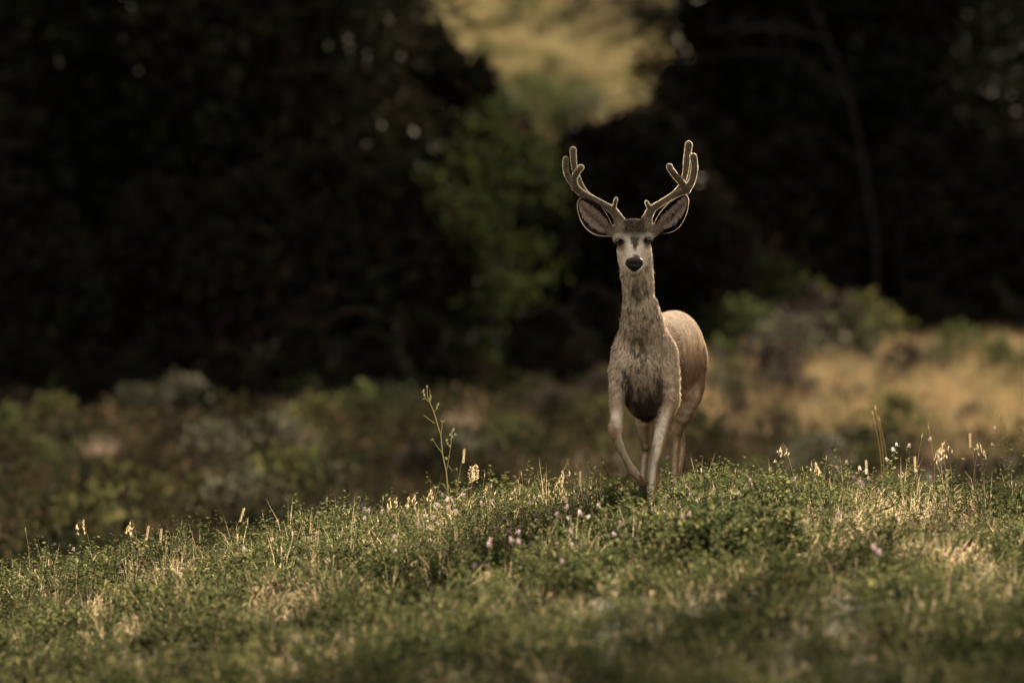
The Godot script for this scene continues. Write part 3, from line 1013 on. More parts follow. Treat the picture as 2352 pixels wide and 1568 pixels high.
func lushness(x: float, z: float) -> float:
	# dark green lush patch in front of the deer and clumps along the right
	var a := Vector2(x - 0.25, (z - 3.6) * 0.45).length()
	return maxf(1.0 - a / 0.75, 0.0)

func straw_patch(x: float, z: float) -> float:
	var m := 0.0
	for s in straw_spots:
		m = maxf(m, s.z * (1.0 - Vector2(x - s.x, (z - s.y) * 0.32).length() / 0.38))
	return m

var straw_spots := []

func build_meadow() -> void:
	for s in [[60, 1330, 1.0], [180, 1320, 0.9], [320, 1310, 1.2], [450, 1320, 0.7], [730, 1400, 0.8], [1120, 1175, 0.8], [1210, 1180, 0.8], [980, 1200, 0.7], [1900, 1240, 0.9], [2010, 1270, 0.8], [2130, 1220, 1.2], [2250, 1240, 1.0], [2130, 1320, 1.2], [2220, 1330, 0.9], [1960, 1330, 0.7], [1780, 1390, 0.8], [1830, 1370, 0.9], [1660, 1370, 0.7], [2000, 1500, 1.0], [1930, 1520, 0.8], [2130, 1500, 0.8], [1450, 1210, 0.5], [860, 1230, 0.6], [2300, 1140, 1.0], [2330, 1220, 0.8]]:
		var p := on_ground(s[0], s[1])
		straw_spots.append(Vector3(p.x, p.z, s[2]))
	var greens := [lin(0.028, 0.038, 0.016), lin(0.017, 0.026, 0.012), lin(0.062, 0.068, 0.028), lin(0.021, 0.031, 0.016), lin(0.040, 0.047, 0.019)]
	var xf := []
	var tint := []
	for k in greens.size():
		xf.append([])
		tint.append(PackedColorArray())
	var dry := []
	var dry_tint := PackedColorArray()
	var lo := []
	var lo_tint := PackedColorArray()
	var z := 13.4
	while z > -5.0:
		var half := view_half(z) + 0.6
		var per := 100.0 if z > 5.0 else 150.0
		if z < -1.6:
			per = 60.0
		var count := int(2.0 * half * 0.2 * per)
		for e in count:
			var x := EYE.x + rng.randf_range(-half, half)
			var zz := z - rng.randf() * 0.2
			var p := Vector3(x, height(x, zz) - 0.01, zz)
			var lump := wob.get_noise_2d(x * 4.6 + 50.0, zz * 2.0)
			if lump < -0.08 and rng.randf() < 0.6:
				if rng.randf() < (0.45 if zz < 3.5 else 0.15):
					var ds := rng.randf_range(0.7, 1.15)
					dry.append(Transform3D(Basis(Vector3(0, 1, 0), rng.randf() * TAU) * ds, p))
					dry_tint.push_back(vary(Color.WHITE * 0.95, 0.18))
				continue
			var s := rng.randf_range(0.55, 1.15) * 0.90 * (1.0 + 0.85 * lump)
			if rng.randf() < 0.05:
				s *= 1.45
			var near_deer := 1.0 - sstep(0.5, 1.0, Vector2((x - 0.03) * 1.4, (zz + 0.3) * 0.5).length())
			s = maxf(s, 0.8 * near_deer)
			s *= 1.0 + 0.5 * lushness(x, zz)
			s *= 1.0 + 0.10 * sstep(0.7, 2.0, x) * sstep(3.0, 0.0, zz)
			var dryness := 0.6 * patchy.get_noise_2d(x * 9.0 + 11.0, zz * 2.2) - 0.06 + 0.75 * straw_patch(x, zz) * (0.35 if zz > 4.5 else 1.0) - 0.08 * sstep(4.0, 7.0, zz) - 0.8 * lushness(x, zz)
			var b := Basis(Vector3(0, 1, 0), rng.randf() * TAU).scaled(Vector3(s, s * rng.randf_range(0.85, 1.15), s))
			var straw_share := clampf(0.12 + 0.74 * sstep(0.06, 0.38, dryness), 0.0, 0.80)
			if rng.randf() < straw_share:
				dry.append(Transform3D(Basis(Vector3(0, 1, 0), rng.randf() * TAU) * minf(s, 1.2), p))
				dry_tint.push_back(vary(Color.WHITE * 0.95, 0.18))
				if rng.randf() < 0.25 + 0.4 * sstep(0.2, 0.5, dryness):
					continue
			var kind := int(clampf((0.5 + 0.5 * wob.get_noise_2d(x * 1.4, zz * 0.9 + 80.0)) * 5.0 + rng.randfn() * 1.0, 0.0, 4.0))
			if lushness(x, zz) > 0.25:
				kind = 1 if rng.randf() < 0.7 else 3
			xf[kind].append(Transform3D(b, p))
			tint[kind].push_back(vary(Color.WHITE, 0.14))
		z -= 0.2
	for k in greens.size():
		scatter("meadow_foliage", "low green alfalfa leaves covering the meadow crest", alfalfa_clump(greens[k], [0.018, 0.021, 0.016, 0.020, 0.025][k]), leafy, xf[k], tint[k])
	scatter("dry_grass", "short straw coloured grass between the alfalfa of the meadow", dry_tuft(12, 0.08, 0.20, 0.0030, 0.9, lin(0.50, 0.395, 0.245), 0.10), straw, dry, dry_tint)

func build_rough_growth() -> void:
	# looser, taller growth that makes the ridge ragged: leggy stems and straw stalks
	var stems := []
	var stem_tint := []
	var meshes := []
	for k in 3:
		var mb := MB.new()
		for e in 2:
			alfalfa_stem(mb, Vector3.ZERO, Vector3(rng.randfn() * 0.07, rng.randf_range(0.17, 0.27), rng.randfn() * 0.07), lin(0.05, 0.062, 0.026), 1.7, 0.022)
		meshes.append(mb.done())
		stems.append([])
		stem_tint.append(PackedColorArray())
	var tall := []
	var tall_tint := PackedColorArray()
	for e in 2300:
		var z := 11.0 - 12.6 * pow(rng.randf(), 0.8)
		var half := view_half(z) + 0.5
		var x := EYE.x + rng.randf_range(-half, half)
		if Vector2((x - 0.05) * 1.2, (z + 0.2) * 0.35).length() < 0.42:
			continue
		var clump := wob.get_noise_2d(x * 3.0 + 7.0, z * 1.5)
		if clump < rng.randf_range(-0.5, 0.35):
			continue
		var s := rng.randf_range(0.6, 1.1) * (1.12 if z < 0.8 else 0.95)
		var t := Transform3D(Basis(Vector3(0, 1, 0), rng.randf() * TAU).scaled(Vector3(s, s, s)), Vector3(x, height(x, z), z))
		if rng.randf() < 0.72 or z > 3.5:
			if z > 3.5 and rng.randf() < 0.6:
				continue
			var k := rng.randi() % 3
			stems[k].append(t)
			stem_tint[k].push_back(vary(Color.WHITE, 0.2))
		else:
			tall.append(t)
			tall_tint.push_back(vary(Color.WHITE, 0.2))
	for k in 3:
		scatter("tall_foliage", "leggy alfalfa growth rising above the meadow's leaf cover", meshes[k], leafy, stems[k], stem_tint[k])
	scatter("straw_grass", "thin pale straw stems standing in the meadow", dry_tuft(5, 0.16, 0.34, 0.0024, 0.5, lin(0.50, 0.40, 0.25), 0.25), straw, tall, tall_tint)

func build_meadow_things() -> void:
	build_tall_stem()
	var g := lin(0.16, 0.17, 0.075)
	# the right-hand skyline: flowering stems one by one
	for s in [
		[1917, 1006, 1935, PURPLE, "leaning flowering stem with dark purple heads right of the deer", 3],
		[2060, 1022, 2052, PALE, "flowering stem with two pale heads between taller stems on the right skyline", 2],
		[2089, 1025, 2075, PALE, "stem with the largest pale lilac flower on the right skyline", 1],
		[1945, 1064, 1952, LILAC, "low lilac flower just below the dark purple headed stem", 1],
		[1976, 1078, 1974, PALE, "pale lilac flower low on the skyline beneath tall golden grass", 1],
		[2300, 958, 2297, lin(0.22, 0.22, 0.09), "tallest leafy green stem with budding top near the right edge", 0],
		[2285, 984, 2290, PALE, "pale flower beside the tallest leafy stem near the right edge", 0],
		[2281, 1022, 2284, PALE, "white lilac flower low under the tallest leafy stem", 0],
		[2346, 990, 2340, PURPLE, "dark leafy stem with purple bud at the right edge", 2],
		[2137, 1010, 2142, PALE, "leafy stem with a small pale flower beside a thin upright stalk", 1],
		[1770, 1080, 1774, lin(0.22, 0.22, 0.09), "feathery green stem with budding top right of the deer's hind legs", 1],
		[1640, 1068, 1655, lin(0.22, 0.22, 0.09), "loose green stem close behind the deer's right side", 0],
		[1533, 1052, 1545, PALE, "small white flowering stem between the deer's legs", 1],
		[750, 1150, 757, lin(0.22, 0.22, 0.09), "bushy pale green stem standing highest on the left slope", 2],
		[830, 1165, 838, PURPLE, "dark purple flower on the left slope of the crest", 1],
		[167, 1263, 172, PALE, "single white flower far down the left slope", 0],
		[1010, 1165, 1016, PALE, "pale flower at the foot of the tallest thin stem", 1],
	]:
		var z := rng.randf_range(-0.45, -0.05)
		var top := at(s[0], s[1], z)
		var foot := at(s[2], 1150, z)
		foot.y = height(foot.x, z)
		flowering(foot, top, s[3], s[4], g if s[3] != PURPLE else lin(0.10, 0.11, 0.045), 0.020, s[5], clampf((top.y - foot.y) * 7.0, 1.0, 4.0), "flowering alfalfa along the crest")
	# lilac flowers sprinkled over the slope in front
	var seen := [[1030, 1195], [1017, 1208], [1012, 1226], [1046, 1200], [985, 1243], [1058, 1182], [985, 1262], [1270, 1250], [1322, 1240], [1182, 1278], [1185, 1305], [1240, 1240], [825, 1245], [832, 1220], [875, 1225], [1160, 1258], [1090, 1242], [1110, 1215], [1580, 1194], [1705, 1204], [2005, 1150], [1962, 1148], [2065, 1102], [2088, 1102], [2088, 1065], [2145, 1140], [1130, 1320], [1275, 1355], [1100, 1360], [740, 1290], [1420, 1262], [1490, 1235], [1710, 1155], [640, 1240], [330, 1255], [2160, 1215], [1905, 1240], [1380, 1215], [1350, 1190], [905, 1300], [1215, 1210], [2020, 1330], [560, 1330], [1575, 1265], [2310, 1095], [1830, 1160], [1300, 1290], [1020, 1330]]
	var idx := 0
	for s in seen:
		var p := on_ground(s[0], s[1] + 40.0)
		var h := rng.randf_range(0.19, 0.235)
		var col := LILAC if rng.randf() < 0.68 else (PALE if rng.randf() < 0.6 else lin(0.16, 0.09, 0.15))
		var spots := ["on the left slope", "under the purple flower of the left slope", "below the tallest thin stem", "right of the tallest thin stem", "left of the deer", "in front of the deer", "right of the deer", "under the right skyline flowers"]
		var edges := [600, 900, 1050, 1240, 1400, 1720, 2010, 9999]
		var w := 0
		while s[0] > edges[w]:
			w += 1
		var where: String = ("high on the crest " if s[1] < 1215 else ("halfway down " if s[1] < 1280 else "low down ")) + spots[w]
		var hue := "lilac" if col == LILAC else ("pale" if col == PALE else "dusky purple")
		flowering(p, p + Vector3(rng.randfn() * 0.02, h, 0.0), col, "%s alfalfa flower, %s" % [hue, where], g, 0.0215, rng.randi_range(0, 2), 1.2, "alfalfa flowers scattered over the meadow slope")
		idx += 1
	# dry stalks along the skyline
	for s in [
		["nodding", 1305, 1078, 1312, "tall nodding seed head left of the deer's hooves"],
		["spike", 1332.5, 1086, 1331, "pale upright spike beside the tall nodding seed head"],
		["nodding", 1192, 1116, 1204, "thick drooping straw panicle midway between tall stem and deer"],
		["nodding", 1287, 1105, 1297, "drooping panicle just left of the tall nodding seed head"],
		["nodding", 1300, 1120, 1305, "short drooping panicle under the tall nodding seed head"],
		["bare", 1198, 1091, 1199, "thin bare stalk above the thick drooping panicle"],
		["bare", 1214, 1109, 1214, "shorter bare stalk right of the thick drooping panicle"],
		["bare", 1359, 1106, 1350, "pair of bare stalks nearest the lifted hoof, the one leaning right"],
		["bare", 1370, 1108, 1382, "bare stalk leaning left below the lifted hoof"],
		["nodding", 1345, 1112, 1340, "small nodding seed head between the spike and the deer"],
		["plume", 1083, 1072, 1076, "fluffy pale plume right of the tallest thin stem"],
		["plume", 1093, 1068, 1082, "second fluffy plume tip crossing the first"],
		["spike", 1066, 1034, 1054, "slender dark seed spike right of the tallest thin stem"],
		["nodding", 1000, 1122, 1002, "drooping straw seed head left of the tallest thin stem"],
		["nodding", 948, 1136, 955, "rounded straw seed head farther left of the tallest thin stem"],
		["nodding", 1130, 1108, 1134, "whitish drooping seed head right of the fluffy plumes"],
		["bare", 1113, 1095, 1108, "thin straw stalk right of the fluffy plumes"],
		["nodding", 1222, 1132, 1228, "low bending straw panicle right of the bare stalks"],
		["nodding", 1245, 1130, 1250, "low curled straw panicle in the middle of the crest"],
		["nodding", 1803, 1022, 1830, "tall drooping straw seed head right of the deer, leaning left"],
		["nodding", 1866, 1058, 1863, "curled straw seed head right of the tall drooping one"],
		["bare", 1898.5, 1056, 1893, "straight thin stalk left of the dark purple headed stem"],
		["bare", 1873, 1079, 1871, "short straight stalk beneath the curled seed head"],
		["bare", 1845, 1080, 1862, "bent stalk between the two drooping seed heads"],
		["bare", 1886, 1090, 1892, "slanted short stalk left of the dark purple headed stem"],
		["nodding", 2176, 1012, 2180, "airy pale panicle on the right skyline"],
		["nodding", 2165, 1030, 2170, "lower airy panicle beside the tall one on the right skyline"],
		["spike", 2229, 998, 2233, "upright straw spike on the right skyline"],
		["nodding", 2250, 1018, 2240, "drooping seed head leaning right of the upright straw spike"],
		["bare", 2118, 1005, 2112, "thin upright green stalk left of the airy panicles"],
		["bare", 2134, 984, 2142, "tallest thin reddish stalk left of the airy panicles"],
		["spike", 2102, 1052, 2108, "short brown spike under the largest pale flower"],
		["spike", 560, 1170, 520, "seed spike leaning far right on the left slope"],
		["nodding", 189, 1194, 214, "thin stalk leaning left on the far left slope"],
		["nodding", 305, 1198, 318, "tall straw seed head on the far left slope"],
		["spike", 340, 1211, 322, "straw spike leaning right beside the tall straw seed head"],
		["bare", 416, 1205, 413, "bare upright stalk on the left slope"],
		["bare", 58, 1220, 62, "thin stalk near the left edge"],
		["bare", 296, 1222, 312, "bare stalk crossing the tall straw seed head"],
		["spike", 370, 1217, 360, "small seed spike left of the bare upright stalk"],
		["bare", 568, 1200, 574, "bare stalk under the seed spike that leans right"],
		["bare", 604, 1186, 606, "thin upright stalk right of the leaning seed spike"],
		["bare", 690, 1180, 694, "thin stalk at the middle of the left slope"],
		["nodding", 905, 1140, 908, "pale seed head on the crest well left of the tallest thin stem"],
		["bare", 880, 1148, 876, "bare stalk beside the dark purple flower on the left"],
		["bare", 1425, 1090, 1424, "upright green stalk against the deer's lifted hoof"],
		["bare", 1690, 1085, 1684, "straight stalk right of the deer's hind legs"],
		["spike", 1990, 1060, 1996, "reddish spike low under the golden grass on the right"],
	]:
		stalk_at(s[0], s[1], s[2], s[3], rng.randf_range(-0.5, 0.0), s[4])
	for s in [[2006, 952, 2022], [2012, 940, 2025], [2021, 965, 2036]]:
		stalk_at("blade", s[0], s[1], s[2], -3.0, ["tall golden blurred grass blade on the right, the lowest of three", "tall golden blurred grass blade on the right, highest of three", "tall golden blurred grass blade on the right, bending outwards"][[2006, 2012, 2021].find(s[0])], lin(0.36, 0.26, 0.13), 0.0026)

# ---------------------------------------------------------------- trees, shrubs and grass behind
func crown(h: float, w: float, foot: float, lobes: int, n: int, leaf: float, ca: Color, cb: Color, cone: float) -> ArrayMesh:
	var mb := MB.new()
	var ball := []
	for k in lobes:
		var t := (k + rng.randf()) / lobes
		var y := lerpf(foot, h * 0.95, t)
		var rad := w * (lerpf(1.0, 0.25, t) if cone > 0.5 else sin(clampf(t * 0.8 + 0.18, 0.0, 1.0) * PI) * 0.85 + 0.15)
		var g := k * 2.4 + rng.randf()
		ball.append([Vector3(cos(g) * rad * 0.55, y, sin(g) * rad * 0.55), maxf(rad * rng.randf_range(0.5, 0.75), 0.25 * w), rng.randf()])
	for k in n:
		var b: Array = ball[rng.randi() % ball.size()]
		var d := Vector3(rng.randfn(), rng.randfn() * 0.8, rng.randfn()).normalized()
		var r: float = b[1] * pow(rng.randf(), 0.4)
		var p: Vector3 = b[0] + d * r
		p.y = maxf(p.y, 0.1)
		var col := vary(ca.lerp(cb, clampf(b[2] + rng.randfn() * 0.2, 0.0, 1.0)), 0.3)
		var dir := (d + Vector3(rng.randfn(), rng.randfn() - 0.2, rng.randfn()) * 0.8).normalized()
		mb.leaf(p, dir, Vector3(rng.randfn(), 1, rng.randfn()).normalized(), leaf * rng.randf_range(0.7, 1.3), leaf * rng.randf_range(0.45, 0.75), col, 0.15)
	return mb.done()

func trunk(h: float, r: float, col: Color, limbs: int, reach: float) -> ArrayMesh:
	var mb := MB.new()
	var pts := PackedVector3Array()
	for k in 7:
		pts.push_back(Vector3(rng.randfn() * 0.06 * h * 0.2, h * k / 6.0 - 0.2, rng.randfn() * 0.06 * h * 0.2))
	mb.tube(pts, r, r * 0.25, col, 7)
	for k in limbs:
		var f := rng.randf_range(0.2, 0.9)
		var b := Vector3(0, h * f, 0)
		var g := rng.randf() * TAU
		var e := b + Vector3(cos(g) * reach, reach * rng.randf_range(0.2, 0.8), sin(g) * reach) * (1.1 - f)
		mb.tube(PackedVector3Array([b, b.lerp(e, 0.5) + Vector3(0, 0.15, 0), e]), r * 0.35, r * 0.1, col, 5)
	return mb.done()

func tree(called: String, label: String, group: String, place: Vector3, tm: Mesh, cm: Mesh) -> Node3D:
	var o := thing(called, label, "tree", place, 0.0, group)
	part("trunk", tm, bark, o)
	part("crown", cm, shade_leaf, o)
	return o

var shade_leaf: StandardMaterial3D
var field_leaf: StandardMaterial3D

func ground_at(u: float, z: float) -> Vector3:
	var p := at(u, 784, z)
	p.y = height(p.x, z)
	return p

func build_trees() -> void:
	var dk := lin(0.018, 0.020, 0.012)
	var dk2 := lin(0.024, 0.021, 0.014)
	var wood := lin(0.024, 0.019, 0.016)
	var left := "dark trees left of the hillside gap"
	var right := "dark trees right of the hillside gap"
	var mid := "low trees under the hillside gap"
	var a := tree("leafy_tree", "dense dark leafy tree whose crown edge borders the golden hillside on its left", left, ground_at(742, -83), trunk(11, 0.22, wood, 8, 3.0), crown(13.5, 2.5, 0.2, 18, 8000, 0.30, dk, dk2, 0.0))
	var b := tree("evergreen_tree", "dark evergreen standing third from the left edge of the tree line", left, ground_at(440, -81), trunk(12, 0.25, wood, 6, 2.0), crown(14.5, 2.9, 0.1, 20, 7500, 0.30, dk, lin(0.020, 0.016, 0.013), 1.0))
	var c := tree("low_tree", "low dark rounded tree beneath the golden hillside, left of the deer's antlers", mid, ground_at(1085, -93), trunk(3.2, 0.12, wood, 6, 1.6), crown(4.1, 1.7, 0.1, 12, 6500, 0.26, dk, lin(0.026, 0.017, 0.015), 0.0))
	for s in [
		[a, -70, -79, 1.12, "dark leafy tree cut by the left edge of the photo"], [b, 170, -83, 1.14, "dark evergreen second from the left edge"], [a, 660, -79, 1.18, "broad dark tree in the middle of the left group"],
		[b, 300, -95, 1.23, "dark evergreen behind the left group, between its first trees"], [a, 560, -97, 1.23, "dark tree filling the rear of the left group"], [a, 690, -101, 1.12, "dark tree behind the crown edge beside the golden hillside"], [b, 30, -99, 1.23, "dark evergreen in the rear row at the left edge"], [b, 715, -87, 0.90, "smaller dark evergreen near the right end of the left group"]]:
		again(s[0], s[4], ground_at(s[1], s[2]), rng.randf() * TAU, s[3]).set_meta("group", left)
	for s in [
		[c, 905, -104, 1.9, "low dark tree closing the left corner of the gap"], [c, 985, -89, 1.74, "low dark tree joining the left group to the gap"], [c, 1200, -98, 1.15, "low reddish dark tree at the middle of the gap"], [c, 1320, -95, 1.25, "low dark tree behind the viewer-left antler"], [c, 1415, -95, 1.32, "low dark tree directly behind the deer's head"], [c, 1500, -93, 1.32, "low dark tree behind the deer's other antler"]]:
		again(s[0], s[4], ground_at(s[1], s[2]), rng.randf() * TAU, s[3]).set_meta("group", mid)
	for s in [
		[a, 1660, -120, 1.28, "dark leafy tree bordering the golden hillside on its right"], [b, 1730, -118, 1.41, "dark evergreen right of the deer's antlers"], [a, 1870, -122, 1.47, "broad dark tree behind the bare leaning trunk"], [b, 2010, -119, 1.41, "dark evergreen midway in the right group"],
		[a, 2150, -121, 1.47, "broad dark tree in the right group near its end"], [b, 2262, -144, 1.60, "dark evergreen of the rear row by the right edge"], [a, 1700, -134, 1.54, "rear dark tree behind the right group's first trees"], [b, 1940, -136, 1.66, "rear dark evergreen in the middle of the right group"], [b, 2060, -146, 1.79, "rearmost dark tree above the bare trunk on the right"], [a, 2335, -138, 1.47, "rear dark tree in the corner by the right edge"], [c, 1580, -115, 1.54, "low dark tree at the foot of the right group"], [c, 1800, -114, 1.28, "low dark tree at the foot of the right group's middle"], [c, 2080, -114, 1.28, "low dark bushy tree under the right evergreens"], [c, 2320, -114, 1.28, "low dark bushy tree near the right edge"]]:
		again(s[0], s[4], ground_at(s[1], s[2]), rng.randf() * TAU, s[3], 0.6 if s[0] != c else 1.0).set_meta("group", right)
	for s in [[80, -73, 0.92, "low dark bush tree at the foot of the left edge"], [330, -74, 0.98, "low dark bush tree under the left evergreens"], [560, -73, 1.03, "low dark bush tree below the broad left tree"], [780, -75, 1.09, "low dark bush tree left of the arching branch"], [930, -77, 1.03, "low dark bush tree at the right end of the left group"]]:
		again(c, s[3], ground_at(s[0], s[1]), rng.randf() * TAU, s[2]).set_meta("group", left)
	for s in [[100, -113, 1.55, "tall dark tree at the very back of the left group, near its edge"], [420, -115, 1.55, "tall dark tree at the very back behind the left evergreens"], [700, -114, 1.49, "tall dark tree at the very back behind the broad left tree"], [-80, -93, 1.38, "dark tree of the middle row at the left edge"], [240, -105, 1.44, "dark tree of the fourth row behind the second evergreen"], [560, -107, 1.44, "dark tree of the fourth row behind the broad left tree"]]:
		again(a, s[3], ground_at(s[0], s[1]), rng.randf() * TAU, s[2]).set_meta("group", left)
	var pine: Node3D = null  # unseen pines, added only to darken the near meadow with their shade
	for s in [[7.8, -45.0, 18.2, "tall added shade pine outside the frame, nearest the meadow"], [12.3, -45.3, 19.2, "tall added shade pine outside the frame, third from the meadow"], [15.0, -44.6, 19.0, "tall added shade pine outside the frame, fourth from the meadow"], [17.7, -45.2, 19.0, "tall added shade pine outside the frame, farthest right"], [10.3, -46.5, 20.4, "tallest added shade pine outside the frame, behind the first two"]]:
		var at_p := Vector3(s[0], height(s[0], s[1]), s[1])
		if pine == null:
			pine = tree("added_shade_pine", s[3], "unseen pines added right of the frame to shade the near meadow", at_p, trunk(23, 0.22, wood, 0, 1.0), crown(24.5, 1.9, s[2], 12, 1500, 0.35, dk, dk2, 1.0))
		else:
			again(pine, s[3], at_p + Vector3(0, s[2] - 18.2, 0), rng.randf() * TAU, 1.0)
	for s in [[40, -66, 0.50, "dark thicket at the left edge in front of the tree line"], [210, -63, 0.42, "small dark thicket before the second evergreen"], [400, -66, 0.55, "dark thicket before the left evergreens"], [520, -62, 0.40, "small dark thicket before the broad left tree"], [690, -64, 0.52, "dark thicket under the arching branch's left foot"], [860, -63, 0.48, "dark thicket left of the tallest stem's top"], [980, -68, 0.55, "dark thicket below the sapling's left side"], [1250, -72, 0.55, "dark thicket below the sapling's right side"], [1370, -80, 0.60, "dark thicket just left of the deer's neck"]]:
		again(c, s[3], ground_at(s[0], s[1]), rng.randf() * TAU, s[2], 0.75).set_meta("group", "dark thickets at the foot of the trees")
	for s in [[1560, -98, 0.6, "dark thicket over the deer's back"], [1930, -102, 0.6, "dark thicket at the foot of the bare trunk, left side"], [2110, -100, 0.55, "dark thicket at the foot of the bare trunk, right side"], [2260, -104, 0.6, "dark thicket under the trees near the right edge"]]:
		again(c, s[3], ground_at(s[0], s[1]), rng.randf() * TAU, s[2], 0.7).set_meta("group", "dark thickets at the foot of the trees")
	# the paler green sapling that catches some light
	var sg := lin(0.020, 0.025, 0.010)
	var o := thing("sapling", "taller yellow green sapling with hanging leafy sprays left of the deer's head", "tree", ground_at(1140, -76))
	part("trunk", trunk(5.2, 0.05, wood, 7, 0.9), bark, o)
	for k in 22:
		var y := 0.4 + k * 0.235
		var mb := MB.new()
		var cx := rng.randf_range(-1.25, 1.25)
		for e in 62:
			var f := rng.randf()
			mb.leaf(Vector3(cx * (0.4 + 0.8 * f) + rng.randfn() * 0.26, y + 0.35 - 0.9 * f * f + rng.randfn() * 0.1, rng.randfn() * 0.3), Vector3(rng.randfn(), -0.8, rng.randfn()).normalized(), Vector3(rng.randfn(), 0.5, 1).normalized(), 0.17, 0.1, vary(sg, 0.3), 0.2)
		part("leaf_spray", mb.done(), field_leaf, o).set_meta("kind", "stuff")
	# bare leaning trunks that show faintly among the dark trees
	var tb := thing("bare_trunk", "thin bare trunk leaning and curving among the dark trees on the right", "tree", ground_at(2030, -112))
	var mb2 := MB.new()
	var pts := PackedVector3Array()
	for q in [[2020, 790], [2012, 560], [1985, 380], [1955, 230], [1900, 90], [1850, -30]]:
		pts.push_back(at(q[0], q[1], -112) - tb.position)
	mb2.tube(pts, 0.075, 0.035, lin(0.034, 0.026, 0.024), 7)
	part("trunk", mb2.done(), bark, tb)
	for q in [[[1955, 230], [1830, 130], [1700, 118], [1560, 140]], [[1900, 90], [1790, 60], [1640, 70]], [[1985, 380], [1890, 300], [1780, 280]]]:
		var lb := MB.new()
		var lp := PackedVector3Array()
		for w in q:
			lp.push_back(at(w[0], w[1], -112) - tb.position)
		lb.tube(lp, 0.036, 0.012, lin(0.045, 0.031, 0.028), 5)
		part("limb", lb.done(), bark, tb)
	var ab := thing("bent_branch", "reddish bare branch arching over low bushes left of the sapling", "branch", ground_at(725, -68))
	var ap := PackedVector3Array()
	for q in [[722, 790], [735, 745], [780, 716], [840, 712], [890, 728], [925, 765], [932, 810]]:
		ap.push_back(at(q[0], q[1], -68) - ab.position)
	var am := MB.new()
	am.tube(ap, 0.020, 0.012, lin(0.042, 0.026, 0.023), 6)
	part("stem", am.done(), bark, ab)

